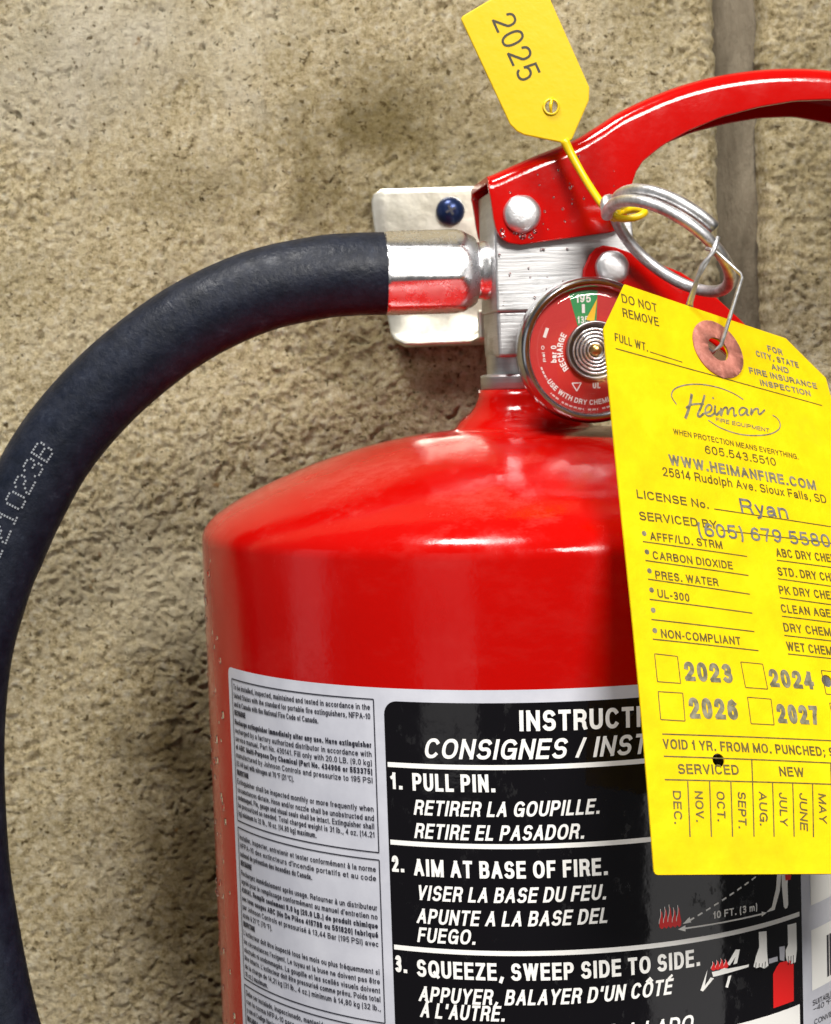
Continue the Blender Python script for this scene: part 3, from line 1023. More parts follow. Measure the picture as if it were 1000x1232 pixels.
dial_text("195", -3.6, 12.3, .3, 12.3, 2.1, .18)
dial_text("135", -3.3, 7.0, -.5, 7.0, 1.8, .16)
dial_text("bar 0", -9.1, -2.9, -9.0, 1.5, 1.5, .2)
arc_text("RECHARGE", 7.4, 217, 147, 1.55, False, .19)
arc_text("USE WITH DRY CHEMICAL", 14.1, 213, 303, 1.35, True, .2)
dial_text("psi 0", -12.0, -2.6, -12.2, 1.6, .8, .2)
tri = [(-5.2, -8.3), (-2.8, -8.3), (-4.0, -10.4)]
link("triangle_mark", *surf_strip(tri + [tri[0]], .28, gf, .12, 1.0), 'dial_white', gauge, False)
dial_text("UL", .2, -9.9, 2.2, -9.9, 1.5, .26)
V, F = [], []
for k, (r, t0, t1) in enumerate(((13.7, 196, 212), (15.2, 225, 236), (15.3, 239, 262), (15.3, 266, 276), (15.3, 279, 300))):   # minute rim print, too fine to read
    n = int((t1 - t0) / 1.1)
    for i in range(n):
        if (i * 7 + k) % 4 == 0:
            continue
        a = math.radians(t0 + (t1 - t0) * i / n)
        c, s = math.cos(a), math.sin(a)
        b = len(V)
        V += [gf((r + p) * c - q * s, (r + p) * s + q * c, .12) for p, q in ((-.22, -.1), (-.22, .1), (.22, .1), (.22, -.1))]
        F.append((b, b + 1, b + 2, b + 3))
link("rim_print", V, F, 'dial_white', gauge, False)
# coiled tube in its clear cup at the middle of the dial
HX = 1.0
link("coil_cup", *revolve([(7.6, .15), (7.6, 1.4), (7.3, 1.8), (6.9, 1.5), (6.7, .6), (0.001, .55)], (gf(HX, 0, 0), DX, AX, (0, 0, 1)), 64), 'dark_metal', gauge)
sp_pts = []
for i in range(0, 330):
    t = i / 330
    a = t * 2 * math.pi * 5.2
    r = 1.5 + 4.9 * t
    sp_pts.append(gf(HX + r * math.cos(a), r * math.sin(a), 1.5 - .5 * t))
link("coil", *tube(sp_pts, .30, 6, ref=DX), 'chrome', gauge)
link("hub", *revolve([(1.5, .5), (1.5, 2.3), (.8, 2.9), (0.001, 2.9)], (gf(HX, 0, 0), DX, AX, (0, 0, 1)), 24), 'brass', gauge)
link("lens", *flip(revolve([(16.5, 2.6), (14, 3.0), (9, 3.35), (4, 3.5), (0.001, 3.55)], (gf(0, 0, 0), DX, AX, (0, 0, 1)), 64)), 'lens', gauge)

# hose coupling: crimped ferrule, shoulder and nipple
HZ = 27.0
cx0 = vf(-7.0, 0, HZ)
NAX = (-CA, -SA, 0)
crimp = lambda t, q: (math.cos(math.pi / 8) / math.cos(((t + .2) % (math.pi / 4)) - math.pi / 8) * .75 + .265 if 9 < q < 29.8 else 1)
vs, fs = revolve([(7.2, 0), (8.0, .5), (8.1, 3.0), (7.7, 3.6), (7.7, 4.6), (8.8, 5.0), (9.4, 5.6), (10.2, 7.0), (11.0, 8.6), (11.25, 10.2), (11.3, 11), (11.3, 28.9), (11.15, 29.8), (10.6, 30.2), (0.001, 30.2)],
                 (cx0, NAX, DX, (0, 0, 1)), 96, crimp)
o = fix(link("hose_coupling", vs, fs, 'chrome', ext))
autosmooth(o, 50)
hp = [vf(-36.6, 0, 27.0), (-41.2, -4.3, 27.05), (-46.2, -5.0, 26.95), (-54.3, -6.0, 26.4), (-70.5, -7.4, 23.3), (-86.8, -8.3, 16.7), (-100.5, -9.0, 8.2), (-114.3, -9.7, -3.1), (-126.7, -10.4, -16.8), (-136.0, -11.1, -31.9),
      (-142.1, -11.8, -44.2), (-145.6, -12.5, -52), (-151.7, -13.2, -70.8), (-154.9, -13.9, -93.5), (-155.5, -14.6, -119), (-154.0, -15.3, -142.2), (-148.2, -16.0, -177.6),
      (-139, -14, -205), (-126, -10, -232), (-112, -6, -256), (-100, -3, -285), (-95, -2, -320), (-95, -2, -400)]
hc = catmull(hp, 14)
HR = 11.15
hose = fix(link("hose", *tube(hc, HR, 40), 'rubber', ext))
# date code printed in dashes along the hose
BITS = {'1': ["00100", "01100", "00100", "00100", "00100", "00100", "01110"], '2': ["01110", "10001", "00001", "00110", "01000", "10000", "11111"],
        '0': ["01110", "10001", "10001", "10001", "10001", "10001", "01110"], '3': ["01110", "10001", "00001", "00110", "00001", "10001", "01110"],
        'B': ["11110", "10001", "10001", "11110", "10001", "10001", "11110"]}
HPp, HT, HN, HB = tube_frames(hc, (0, -1, 0.01))
hs = np.concatenate([[0], np.cumsum(np.linalg.norm(np.diff(HPp, axis=0), axis=1))])


def hose_pt(s, w, h=.12):
    f = np.interp(s, hs, np.arange(len(hs)))
    i = int(min(f, len(hs) - 2))
    t = f - i
    P = HPp[i] * (1 - t) + HPp[i + 1] * t
    n = HN[i] * (1 - t) + HN[i + 1] * t
    b = HB[i] * (1 - t) + HB[i + 1] * t
    a = w / HR
    return tuple(P + (HR + h) * (math.cos(a) * n + math.sin(a) * b))


i_end = min(range(len(hc)), key=lambda i: np.linalg.norm(np.array(hc[i])[[0, 2]] - np.array((-126.2, -17.0))))
s_end = hs[i_end]
code = "121023B"
pitch, cw = 4.9, 3.4
V, F = [], []
for ci, ch in enumerate(code):
    s0 = s_end + (len(code) - 1 - ci) * pitch           # the hose runs downward, the code reads upward
    for ry, row in enumerate(BITS[ch]):
        for rx, bit in enumerate(row):
            if bit == '1':
                s_ = s0 + cw * (1 - rx / 4.)
                w_ = (3 - ry) * .78
                b = len(V)
                sg = -1
                V += [hose_pt(s_ - .27, sg * (-w_ - .24) + 1.2), hose_pt(s_ + .27, sg * (-w_ - .24) + 1.2), hose_pt(s_ + .27, sg * (-w_ + .24) + 1.2), hose_pt(s_ - .27, sg * (-w_ + .24) + 1.2)]
                F.append((b, b + 1, b + 2, b + 3))
link("date_code", V, F, 'hose_ink', hose, False)


def droplets(name, spots, frame_fn, parent):
    """small flattened beads of water, joined: far too many to count"""
    V, F = [], []
    for u, w, r in spots:
        b = len(V)
        n = 8
        hs_ = ((1.0, 0.0), (.85, .28), (.5, .48))
        st_ = 1 + .5 * random.random()
        for k, (q, h) in enumerate(hs_):
            for i in range(n):
                a = 2 * math.pi * i / n
                V.append(frame_fn(u + r * q * math.cos(a), w + r * q * st_ * math.sin(a), h * r))
        V.append(frame_fn(u, w, .55 * r))
        for k in range(2):
            for i in range(n):
                F.append((b + k * n + i, b + k * n + (i + 1) % n, b + (k + 1) * n + (i + 1) % n, b + (k + 1) * n + i))
        for i in range(n):
            F.append((b + 2 * n + i, b + 2 * n + (i + 1) % n, b + 3 * n))
        F.append(tuple(b + i for i in range(n - 1, -1, -1)))
    o = fix(link(name, V, F, 'water', parent))
    o["kind"] = "stuff"
    return o


hfr = lambda a, z, h: vf(a, 17.03 + h, z)
sp = [(-7.0, 36.2, .7), (-6.6, 34.9, .5), (-1.6, 35.0, 1.0), (.6, 34.6, .7), (1.8, 35.9, .6), (-3.6, 35.6, .55)]
for k in range(30):
    a = random.uniform(-6, 25)
    z = random.uniform(35.5, interp(top, a) - 5)
    if math.hypot(a + 1.6, z - 40.6) > 5.9:
        sp.append((a, z, random.choice((.18, .22, .28, .36))))
droplets("water_droplets", sp, hfr, hd)
droplets("water_droplets", [(random.uniform(-8, 14), random.uniform(17, 32), random.choice((.2, .3, .4))) for k in range(14)], lambda a, z, h: vf(a, 14.03 + h, z), body)

# ------------------------------------------------------------------ the instruction label
def cyl(u, v, h):
    a = u / R
    return ((R + h) * math.sin(a), -(R + h) * math.cos(a), v)


def patch(name, loops, material, h, parent, step=3.0):
    us = [p[0] for l in loops for p in l]
    V, F = fill2d(loops, list(np.arange(min(us) + step, max(us) - .1, step)), [], cyl, h)
    return link(name, V, F, material, parent)


sp = [(random.uniform(-140, -104), random.uniform(-240, -46), random.choice((.4, .5, .7, .9))) for k in range(120)]
droplets("water_droplets", sp, lambda u, v, h: cyl(u, v, h + (.13 if u > -98 and v < -73 else .0)), tank)
label = patch("instruction_label", [rrect(-98.4, -330, 176, -73.2, 1.8)], 'silver', .12, ext)
patch("black_panel", [rrect(-40.7, -240, 66.2, -76.2, 3.2)], 'black', .20, label)
patch("white_panel", [[(42, -200), (64.7, -200), (64.7, -157), (42, -157)]], 'white_ink', .27, label)
for z0 in (-91.2, -109.7, -134.9):
    u1 = 65.2
    link("divider_line", *surf_strip([(-40.2, z0 - .05), (u1, z0 + .3)], 1.15, cyl, .28), 'white_ink', label)
for z0, z1 in ((-133.7, -90), (-155.1, -139.9)):
    patch("white_box", [[(70.1, z0), (130, z0), (130, z1), (70.1, z1)]], 'white_ink', .22, label)
x = 77.4
for k in range(30):
    w = random.choice((.35, .35, .7, 1.05))
    patch("barcode_bar", [[(x, -153.6), (x + w, -153.6), (x + w, -143), (x, -143)]], 'dark_ink', .28, label, 50)
    x += w + random.choice((.4, .4, .8))

LABEL_TEXT = [
    ('INSTRUCTIONS', -8.35, -82.74, 19.8, -83.30, 4.82, 'b', 9),
    ('CONSIGNES / INSTRUCCIONES', -31.04, -89.26, 20.78, -89.43, 4.73, 'bi', 16),
    ('1.', -39.58, -97.02, -36.43, -96.96, 3.96, 'b', 0),
    ('PULL PIN.', -34.00, -97.09, -14.13, -96.73, 4.16, 'b', 0),
    ('RETIRER LA GOUPILLE.', -33.99, -102.81, 9.53, -102.36, 3.60, 'bi', 0),
    ('RETIRE EL PASADOR.', -34.04, -108.34, 5.79, -108.08, 3.61, 'bi', 0),
    ('2.', -39.97, -116.80, -36.72, -116.67, 3.88, 'b', 0),
    ('AIM AT BASE OF FIRE.', -34.37, -117.32, 11.21, -116.75, 4.10, 'b', 0),
    ('VISER LA BASE DU FEU.', -33.99, -123.06, 10.51, -122.46, 3.62, 'bi', 0),
    ('APUNTE A LA BASE DEL', -34.19, -128.64, 10.57, -127.95, 3.63, 'bi', 0),
    ('FUEGO.', -34.21, -133.17, -20.02, -132.71, 3.57, 'bi', 0),
    ('3.', -40.13, -140.92, -36.88, -140.98, 4.06, 'b', 0),
    ('SQUEEZE, SWEEP SIDE TO SIDE.', -34.51, -141.45, 33.52, -140.61, 4.13, 'b', 0),
    ('APPUYER, BALAYER D’UN CÔTÉ', -34.36, -147.39, 25.74, -146.13, 3.74, 'bi', 0),
    ('À L’AUTRE.', -34.13, -151.22, -13.74, -150.86, 3.69, 'bi', 0),
    ('DE LADO A LADO', -7.57, -156.0, 30.90, -156.2, 3.67, 'bi', 0),
    ('10 FT. (3 m)', 37.26, -130.44, 50.30, -130.71, 1.79, 'b', 0),
    ('SUITABLE FOR', 70.19, -158.91, 80.18, -159.43, 1.38, 'r', 8),
    ('–40 °F TO', 70.51, -160.47, 80.11, -161.12, 1.36, 'r', 7),
    ('CONVIENT', 70.78, -163.91, 79.99, -164.50, 1.38, 'r', 6),
]
PICTO = [
    ('flame', [(23.34, -126.78), (24.29, -125.51), (24.57, -127.69), (24.95, -125.43), (25.24, -126.74), (25.66, -127.82), (25.98, -125.70), (26.44, -127.40), (26.75, -127.85), (26.97, -125.72), (27.54, -127.64), (28.03, -125.80), (28.70, -127.79), (28.45, -131.00), (25.68, -131.06), (23.94, -130.86), (23.23, -129.08)]),
    ('dash', [(29.59, -130.37), (50.31, -122.31)]),
    ('arrow', [(28.16, -131.58), (53.10, -131.78)]),
    ('leg', [(57.3, -121.9), (56.7, -126.57), (55.1, -130.75), (53.47, -131.48), (53.5, -131.7), (56.05, -131.63), (58.0, -127.4), (58.75, -122.6)]),
    ('leg_right', [(58.75, -122.6), (58.75, -126.2), (59.3, -131.5), (59.9, -132.2), (60.6, -132.1), (60.97, -131.3), (60.85, -126.35), (61.38, -122.7)]),
    ('redcan', [(59.98, -123.78), (62.33, -124.25), (61.96, -125.40), (60.10, -125.24)]),
    ('hand1', [(50.65, -135.94), (53.20, -136.24), (53.21, -141.22), (53.55, -144.74), (52.38, -145.29), (50.84, -144.54), (49.59, -144.60), (48.78, -144.01), (49.67, -141.55), (50.69, -139.65)]),
    ('hand2', [(60.59, -136.32), (63.91, -136.53), (63.97, -143.10), (63.37, -146.19), (61.94, -146.27), (60.33, -145.46), (59.80, -144.27), (59.70, -142.37), (60.61, -141.25)]),
    ('nozzle', [(53.74, -143.19), (56.71, -143.20), (56.83, -144.40), (53.85, -144.38)]),
    ('valve', [(57.46, -141.07), (59.49, -141.26), (59.15, -144.92), (57.60, -144.31)]),
    ('can', [(55.26, -146.98), (56.65, -145.43), (57.75, -144.76), (62.76, -146.74), (62.25, -155.71), (55.03, -155.46)]),
    ('debris1', [(35.35, -142.35), (33.36, -146.98), (34.05, -147.35), (37.08, -144.72), (36.19, -144.31), (34.55, -146.13)]),
    ('debris2', [(44.72, -139.02), (43.43, -138.88), (40.82, -141.98), (41.63, -142.38), (43.39, -140.61), (42.70, -142.31), (43.79, -142.25)]),
    ('log', [(36.52, -143.07), (36.91, -144.33), (47.23, -143.81), (47.38, -143.20), (41.11, -143.07), (39.88, -142.59), (38.64, -143.06)]),
    ('debris3', [(41.19, -144.92), (40.25, -147.37), (40.99, -147.66), (42.07, -144.82)]),
    ('flame2', [(36.43, -142.01), (36.77, -140.24), (37.35, -141.38), (37.98, -140.18), (38.56, -141.48), (39.14, -140.22), (39.72, -141.52), (40.24, -140.41), (41.13, -142.29), (39.88, -142.44), (38.04, -142.80), (36.65, -142.83)]),
    ('whitepanel', [(42.65, -156.85), (64.60, -157.02)]),
    ('div1', [(-40.11, -91.11), (21.31, -91.11)]),
    ('div2', [(-40.29, -109.53), (21.65, -109.59)]),
    ('div3', [(-40.44, -134.88), (65.26, -134.53)]),
    ('panel', [(-40.63, -79.17), (-32.65, -75.70), (66.40, -124.88)]),
    ('wbox1', [(70.36, -133.44), (80.19, -133.94)]),
    ('wbox2', [(70.27, -139.88), (69.94, -155.07)]),
    ('bars', [(77.69, -146.20), (79.02, -146.56), (77.42, -153.75)]),
]

TAG_TEXT = [
    ('DO NOT', 6.33, 134.72, 17.28, 135.04, 2.38, 'r'),
    ('REMOVE', 6.16, 130.84, 17.24, 131.22, 2.39, 'r'),
    ('FULL WT.', 2.91, 123.65, 12.79, 123.25, 2.22, 'r'),
    ('FOR', 52.92, 133.87, 57.94, 133.95, 1.88, 'g'),
    ('CITY, STATE', 48.36, 131.12, 62.81, 131.44, 1.86, 'g'),
    ('AND', 52.80, 128.43, 58.75, 128.69, 1.82, 'g'),
    ('FIRE INSURANCE', 44.77, 125.29, 67.68, 126.36, 1.80, 'g'),
    ('INSPECTION', 47.73, 122.51, 64.64, 123.44, 1.78, 'g'),
    ('FIRE EQUIPMENT', 30.79, 108.75, 47.49, 109.2, 1.12, 'gi'),
    ('WHEN PROTECTION MEANS EVERYTHING.', 17.35, 102.72, 55.45, 103.25, 1.47, 'r'),
    ('605.543.5510', 26.13, 99.35, 47.67, 99.94, 2.22, 'r'),
    ('WWW.HEIMANFIRE.COM', 15.04, 94.39, 59.17, 95.41, 2.77, 'g'),
    ('25814 Rudolph Ave. Sioux Falls, SD', 12.76, 91.25, 61.64, 92.24, 2.29, 'r'),
    ('LICENSE No.', 4.69, 84.45, 24.77, 84.78, 2.13, 'm'),
    ('Ryan', 34.18, 85.23, 48.30, 85.85, 3.84, 's'),
    ('SERVICED BY', 4.73, 79.11, 26.29, 79.91, 2.16, 'm'),
    ('(605) 679 5580', 20.66, 77.37, 59.92, 80.02, 3.50, 's'),
    ('AFFF/LD. STRM', 7.03, 74.57, 26.92, 74.99, 2.00, 'm'),
    ('CARBON DIOXIDE', 7.12, 70.02, 28.97, 70.10, 1.99, 'm'),
    ('PRES. WATER', 7.18, 65.35, 24.14, 65.36, 1.96, 'm'),
    ('UL-300', 7.15, 60.93, 15.54, 60.69, 1.98, 'm'),
    ('NON-COMPLIANT', 6.89, 51.53, 27.79, 51.50, 1.98, 'm'),
    ('ABC DRY CHE', 42.43, 75.16, 58.89, 75.96, 2.23, 'm'),
    ('STD. DRY CH', 41.89, 70.28, 57.59, 70.77, 2.21, 'm'),
    ('PK DRY CHE', 41.25, 65.51, 56.39, 65.91, 2.18, 'm'),
    ('CLEAN AGE', 40.82, 60.81, 55.22, 61.12, 2.15, 'm'),
    ('DRY CHEM', 40.52, 56.06, 54.05, 56.22, 2.19, 'm'),
    ('WET CHEM', 40.35, 51.38, 53.28, 51.32, 2.23, 'm'),
    ('2023', 11.84, 42.02, 24.13, 42.25, 4.45, 'y'),
    ('2024', 34.00, 42.09, 46.07, 42.34, 4.34, 'y'),
    ('2026', 11.92, 33.52, 24.18, 33.79, 4.74, 'y'),
    ('2027', 34.46, 33.62, 45.55, 33.81, 4.54, 'y'),
    ('VOID 1 YR. FROM MO. PUNCHED; S', 4.51, 26.57, 47.88, 26.42, 2.18, 'm'),
    ('SERVICED', 7.55, 21.21, 22.37, 21.40, 2.20, 'm'),
    ('NEW', 32.54, 21.40, 38.84, 21.38, 2.19, 'm'),
    ('DEC.', 5.80, 17.60, 5.49, 10.51, 1.94, 'm'),
    ('NOV.', 10.99, 17.63, 10.65, 10.97, 1.96, 'm'),
    ('OCT.', 16.23, 17.70, 15.72, 11.14, 1.97, 'm'),
    ('SEPT.', 21.41, 17.73, 20.54, 9.70, 1.97, 'm'),
    ('AUG.', 26.58, 17.86, 25.77, 10.37, 1.99, 'm'),
    ('JULY', 31.61, 17.82, 30.73, 10.49, 1.95, 'm'),
    ('JUNE', 36.75, 17.85, 35.47, 9.52, 1.95, 'm'),
    ('MAY', 41.56, 17.81, 40.59, 11.24, 1.97, 'm'),
]
TAG_LINES = [
    ('full', [(13.30, 123.38), (23.06, 123.00)]),
    ('top', [(2.90, 121.72), (67.90, 121.53)]),
    ('lic', [(26.27, 85.02), (61.44, 85.91)]),
    ('srv', [(27.06, 79.78), (60.25, 81.32)]),
    ('a', [(4.90, 73.95), (33.65, 74.01)]),
    ('b', [(5.01, 69.43), (33.10, 69.15)]),
    ('c', [(5.13, 65.02), (32.57, 64.43)]),
    ('d', [(4.94, 60.26), (32.36, 59.72)]),
    ('e', [(4.84, 55.56), (32.05, 55.17)]),
    ('f', [(4.63, 51.01), (32.31, 50.59)]),
    ('ra', [(42.24, 74.24), (58.58, 74.75)]),
    ('rb', [(41.58, 69.42), (57.27, 69.51)]),
    ('rc', [(41.06, 64.55), (56.06, 64.55)]),
    ('rd', [(40.63, 59.87), (54.92, 59.84)]),
    ('re', [(40.32, 55.07), (53.77, 55.03)]),
    ('rf', [(40.37, 50.53), (52.71, 50.52)]),
    ('v1', [(4.58, 29.77), (48.17, 30.53)]),
    ('v2', [(4.45, 24.94), (46.33, 24.89)]),
    ('v3', [(4.17, 19.91), (45.29, 20.03)]),
    ('c0', [(26.03, 25.11), (25.43, 20.00)]),
    ('c1', [(9.61, 19.66), (8.89, 7.84)]),
    ('c2', [(14.88, 19.80), (13.90, 7.88)]),
    ('c3', [(20.06, 19.85), (18.89, 7.93)]),
    ('c4', [(25.43, 20.00), (24.03, 7.98)]),
    ('c5', [(30.40, 19.87), (28.88, 7.97)]),
    ('c6', [(35.49, 19.91), (33.77, 8.02)]),
    ('c7', [(40.58, 20.00), (38.51, 7.96)]),
    ('c8', [(46.33, 24.89), (43.24, 8.00)]),
    ('box1', [(4.67, 47.68), (10.46, 47.49), (10.46, 41.34), (4.67, 41.38)]),
    ('box2', [(26.93, 47.46), (32.80, 47.41), (33.02, 41.48), (27.16, 41.47)]),
    ('box3', [(48.92, 47.24), (49.04, 41.47)]),
    ('box4', [(4.59, 39.14), (10.71, 39.15), (10.51, 32.88), (4.54, 32.94)]),
    ('box5', [(27.27, 39.21), (33.46, 39.15), (33.16, 33.12), (27.16, 33.09)]),
    ('box6', [(49.38, 39.35), (49.49, 33.68)]),
    ('bul', [(5.50, 75.98), (5.68, 71.56), (5.78, 67.06), (5.75, 62.52), (5.57, 57.79), (5.39, 53.05)]),
    ('holes', [(35.27, 129.55), (17.70, 24.50), (49.96, 44.75)]),
    ('eyeouter', [(27.21, 127.43), (43.42, 131.02), (36.86, 137.80), (35.18, 122.09)]),
    ('corner', [(-0.55, 126.01), (7.79, 140.19), (60.44, 139.74), (73.69, 129.73)]),
    ('arc1', [(19.43, 110.85), (18.25, 112.73), (19.32, 114.82), (22.78, 116.73), (28.02, 118.14), (33.88, 118.51), (38.16, 117.91), (40.92, 116.94)]),
    ('arc2', [(28.52, 108.61), (31.83, 107.31), (36.70, 106.69), (41.84, 107.18), (47.26, 108.64), (50.68, 110.67), (51.64, 112.51), (51.06, 113.90), (49.70, 114.51)]),
    ('H1', [(24.60, 114.78), (23.55, 111.75), (22.28, 109.01), (21.51, 107.63)]),
    ('H2', [(28.62, 115.38), (27.16, 112.23), (25.49, 109.39), (26.14, 109.09), (27.36, 110.10)]),
    ('H3', [(22.16, 110.52), (23.75, 111.67), (25.98, 112.41), (27.97, 112.85)]),
    ('e1', [(27.36, 110.10), (29.54, 111.19), (30.28, 112.61), (29.41, 112.92), (28.17, 111.52), (28.19, 109.97), (29.46, 109.93), (31.11, 111.22)]),
    ('i1', [(31.46, 113.19), (31.02, 111.52), (31.36, 110.65), (32.81, 111.91)]),
    ('i2', [(30.92, 114.96), (31.40, 115.26)]),
    ('m1', [(33.21, 112.95), (32.72, 110.63), (33.90, 112.78), (35.10, 113.37), (34.87, 111.41), (35.92, 113.10), (37.19, 113.71), (36.92, 111.54), (37.89, 112.08)]),
    ('a1', [(41.52, 114.49), (40.05, 114.48), (38.85, 113.25), (39.08, 112.21), (40.48, 112.97), (41.68, 114.52), (41.18, 112.80), (41.93, 112.90)]),
    ('n1', [(43.10, 114.98), (42.46, 112.96), (43.78, 114.67), (45.18, 115.32), (45.04, 113.98), (45.62, 113.92), (47.45, 115.51)]),
]
for txt, u0, v0, u1, v1, cap, style, pre in LABEL_TEXT:
    small = style == 'r'
    V, F = surf_text(txt, u0, v0, u1, v0 + (v1 - v0) * .5, cap, cyl, .28, .14 if small else (.19 if style == 'b' else .172), .21 if 'i' in style else 0, pre, 14 if small else 30)
    link("lettering", V, F, 'dark_ink' if small else 'white_ink', label, False)

# small print at the left
BOX_L, BOX_R = -96.0, -43.4
for z0, z1 in ((-112.6, -76.0), (-153.9, -114.4), (-196, -155.6)):
    pts = [(BOX_L, z0), (BOX_R, z0), (BOX_R, z1), (BOX_L, z1), (BOX_L, z0)]
    link("box_outline", *surf_strip(pts, .30, cyl, .22), 'dark_ink', label)
SMALL = [
    (-78.6, "To be installed, inspected, maintained and tested in accordance in the", 1, 0), (-80.8, "United States with the standard for portable fire extinguishers, NFPA-10", 1, 0),
    (-83.0, "and in Canada with the National Fire Code of Canada.", .70, 0), (-85.2, "RECHARGE", .125, 1),
    (-87.6, "Recharge extinguisher immediately after any use. Have extinguisher", 1, .6), (-89.8, "recharged by a factory authorized distributor in accordance with", 1, 0),
    (-91.9, "service manual, Part No. 430141. Fill only with 20.0 LB. (9.0 kg)", 1, 0), (-94.0, "of ABC Multi-Purpose Dry Chemical (Part No. 434906 or 553375)", 1, 1),
    (-96.1, "manufactured by Johnson Controls and pressurize to 195 PSI", 1, 0), (-98.3, "(13.44 bar) with nitrogen at 70 °F (21 °C).", .52, 0), (-100.6, "INSPECTION", .13, 1),
    (-102.9, "Extinguisher shall be inspected monthly or more frequently when", 1, 0), (-105.1, "circumstances dictate. Hose and/or nozzle shall be unobstructed and", 1, 0),
    (-107.1, "undamaged. Pin, gauge and visual seals shall be intact. Extinguisher shall", 1, 0), (-109.1, "be pressurized as needed. Total charged weight is 31 lb., 4 oz. (14.21", 1, 0),
    (-111.2, "kg) minimum to 32 lb., 10 oz. (14.80 kg) maximum.", .66, 0),
    (-117.4, "Installer, inspecter, entretenir et tester conformément à la norme", 1, 0), (-119.6, "NFPA-10 des extincteurs d’incendie portatifs et au code", 1, 0), (-121.8, "national de prévention des incendies du Canada.", .62, 0),
    (-124.1, "RECHARGE", .125, 1), (-126.7, "Rechargez immédiatement après usage. Retourner à un distributeur", 1, 0), (-128.9, "agréé pour le remplissage conformément au manuel d’entretien no", 1, 0),
    (-131.1, "430141. Remplir seulement 9.0 kg (20.0 LB.) de produit chimique", 1, .5), (-133.3, "sec tous usages ABC (No De Pièce 415788 ou 551820) fabriqué", 1, 1),
    (-135.5, "par Johnson Controls et pressurisé à 13,44 Bar (195 PSI) avec", 1, 0), (-137.7, "azote à 21 °C (70 °F).", .30, 0), (-140.0, "INSPECTION", .13, 1),
    (-142.3, "L’extincteur doit être inspecté tous les mois ou plus fréquemment si", 1, 0), (-144.6, "les circonstances l’exigent. Le tuyau et la buse ne doivent pas être", 1, 0),
    (-146.8, "obstrués ni endommagés. La goupille et les scellés visuels doivent", 1, 0), (-148.9, "être intacts. L’extincteur doit être pressurisé comme prévu. Poids total", 1, 0),
    (-151.1, "de la charge de 14,21 kg (31 lb., 4 oz.) minimum à 14,80 kg (32 lb.,", 1, 0), (-153.2, "10 oz.) maximum.", .24, 0),
    (-158.2, "Debe ser instalado, inspeccionado, mantenido y probado de acuerdo", 1, 0), (-160.4, "con la norma NFPA-10 para extintores de incendio portatiles", 1, 0), (-162.6, "y con el Codigo Nacional de Incendios de Canada.", .66, 0),
    (-164.9, "RECARGA", .125, 1), (-167.3, "Recargue el extintor inmediatamente despues de cualquier uso.", 1, 0),
]
for z0, txt, frac, bold in SMALL:
    V, F = surf_text(txt, BOX_L + .9, z0, BOX_L + .9 + (BOX_R - BOX_L - 1.9) * frac, z0, 1.42, cyl, .22, .15 if bold < .5 else .21, 0, 0, 10, .15)
    link("small_print", V, F, 'dark_ink', label, False)

PD = dict(PICTO)
COLOUR = {'flame': 'red_ink', 'flame2': 'red_ink', 'redcan': 'red_ink', 'can': 'red_ink', 'nozzle': 'grey_ink', 'valve': 'grey_ink'}
for nm, pts in PICTO:
    if nm in ('leg', 'leg_right', 'hand1', 'hand2', 'nozzle', 'valve', 'redcan', 'can', 'log') or nm.startswith('debris') or nm.startswith('flame'):
        h = .27 + (.05 if nm in ('flame2', 'redcan') else 0)
        if nm == 'can':
            pts = [(55.1, -147.2), (56.5, -145.6), (57.6, -144.9), (61.2, -145.2), (62.6, -146.4), (62.4, -155.6), (55.0, -155.6)]
        if nm in ('flame', 'flame2'):
            b0 = min(p[1] for p in pts)
            x0, x1, t1 = min(p[0] for p in pts), max(p[0] for p in pts), max(p[1] for p in pts)
            n = 5 if nm == 'flame' else 4
            for i in range(n):                    # five licking tongues with thin white edges
                w = (x1 - x0) / n
                xa = x0 + w * i
                hh = (t1 - b0) * (.86 + .14 * ((i * 37) % 3) / 2)
                side = [(0, .1), (-.12, .28), (-.05, .45), (.22, .62), (.30, .8), (.22, 1.0)]
                back = [(.62, .80), (.72, .6), (.86, .42), (1.0, .24), (.9, .06), (.5, 0)]
                P_ = [(xa + a * w * 1.05, b0 + q * hh) for a, q in side + back]
                patch("flame_tongue", [P_], 'red_ink', h + .01, label, 50)
                link("flame_edge", *surf_strip([P_[5], P_[4], P_[3], P_[2], P_[1]], .16 if nm == 'flame' else .12, cyl, h + .04, 1), 'white_ink', label)
            continue
        patch("pictogram_shape", [pts], COLOUR.get(nm, 'white_ink'), h, label, 1.2)
# fingers of the two hands
for x0, y0 in ((49.6, -143.2), (50.6, -143.6), (51.6, -143.8), (52.6, -143.6)):
    link("finger_line", *surf_strip([(x0, y0), (x0 - .25, y0 - 1.9)], .2, cyl, .31, 1), 'black', label)
for x0, y0 in ((60.6, -144.0), (61.6, -144.2), (62.5, -144.2)):
    link("finger_line", *surf_strip([(x0, y0), (x0 - .1, y0 - 2.2)], .22, cyl, .34, 1), 'black', label)
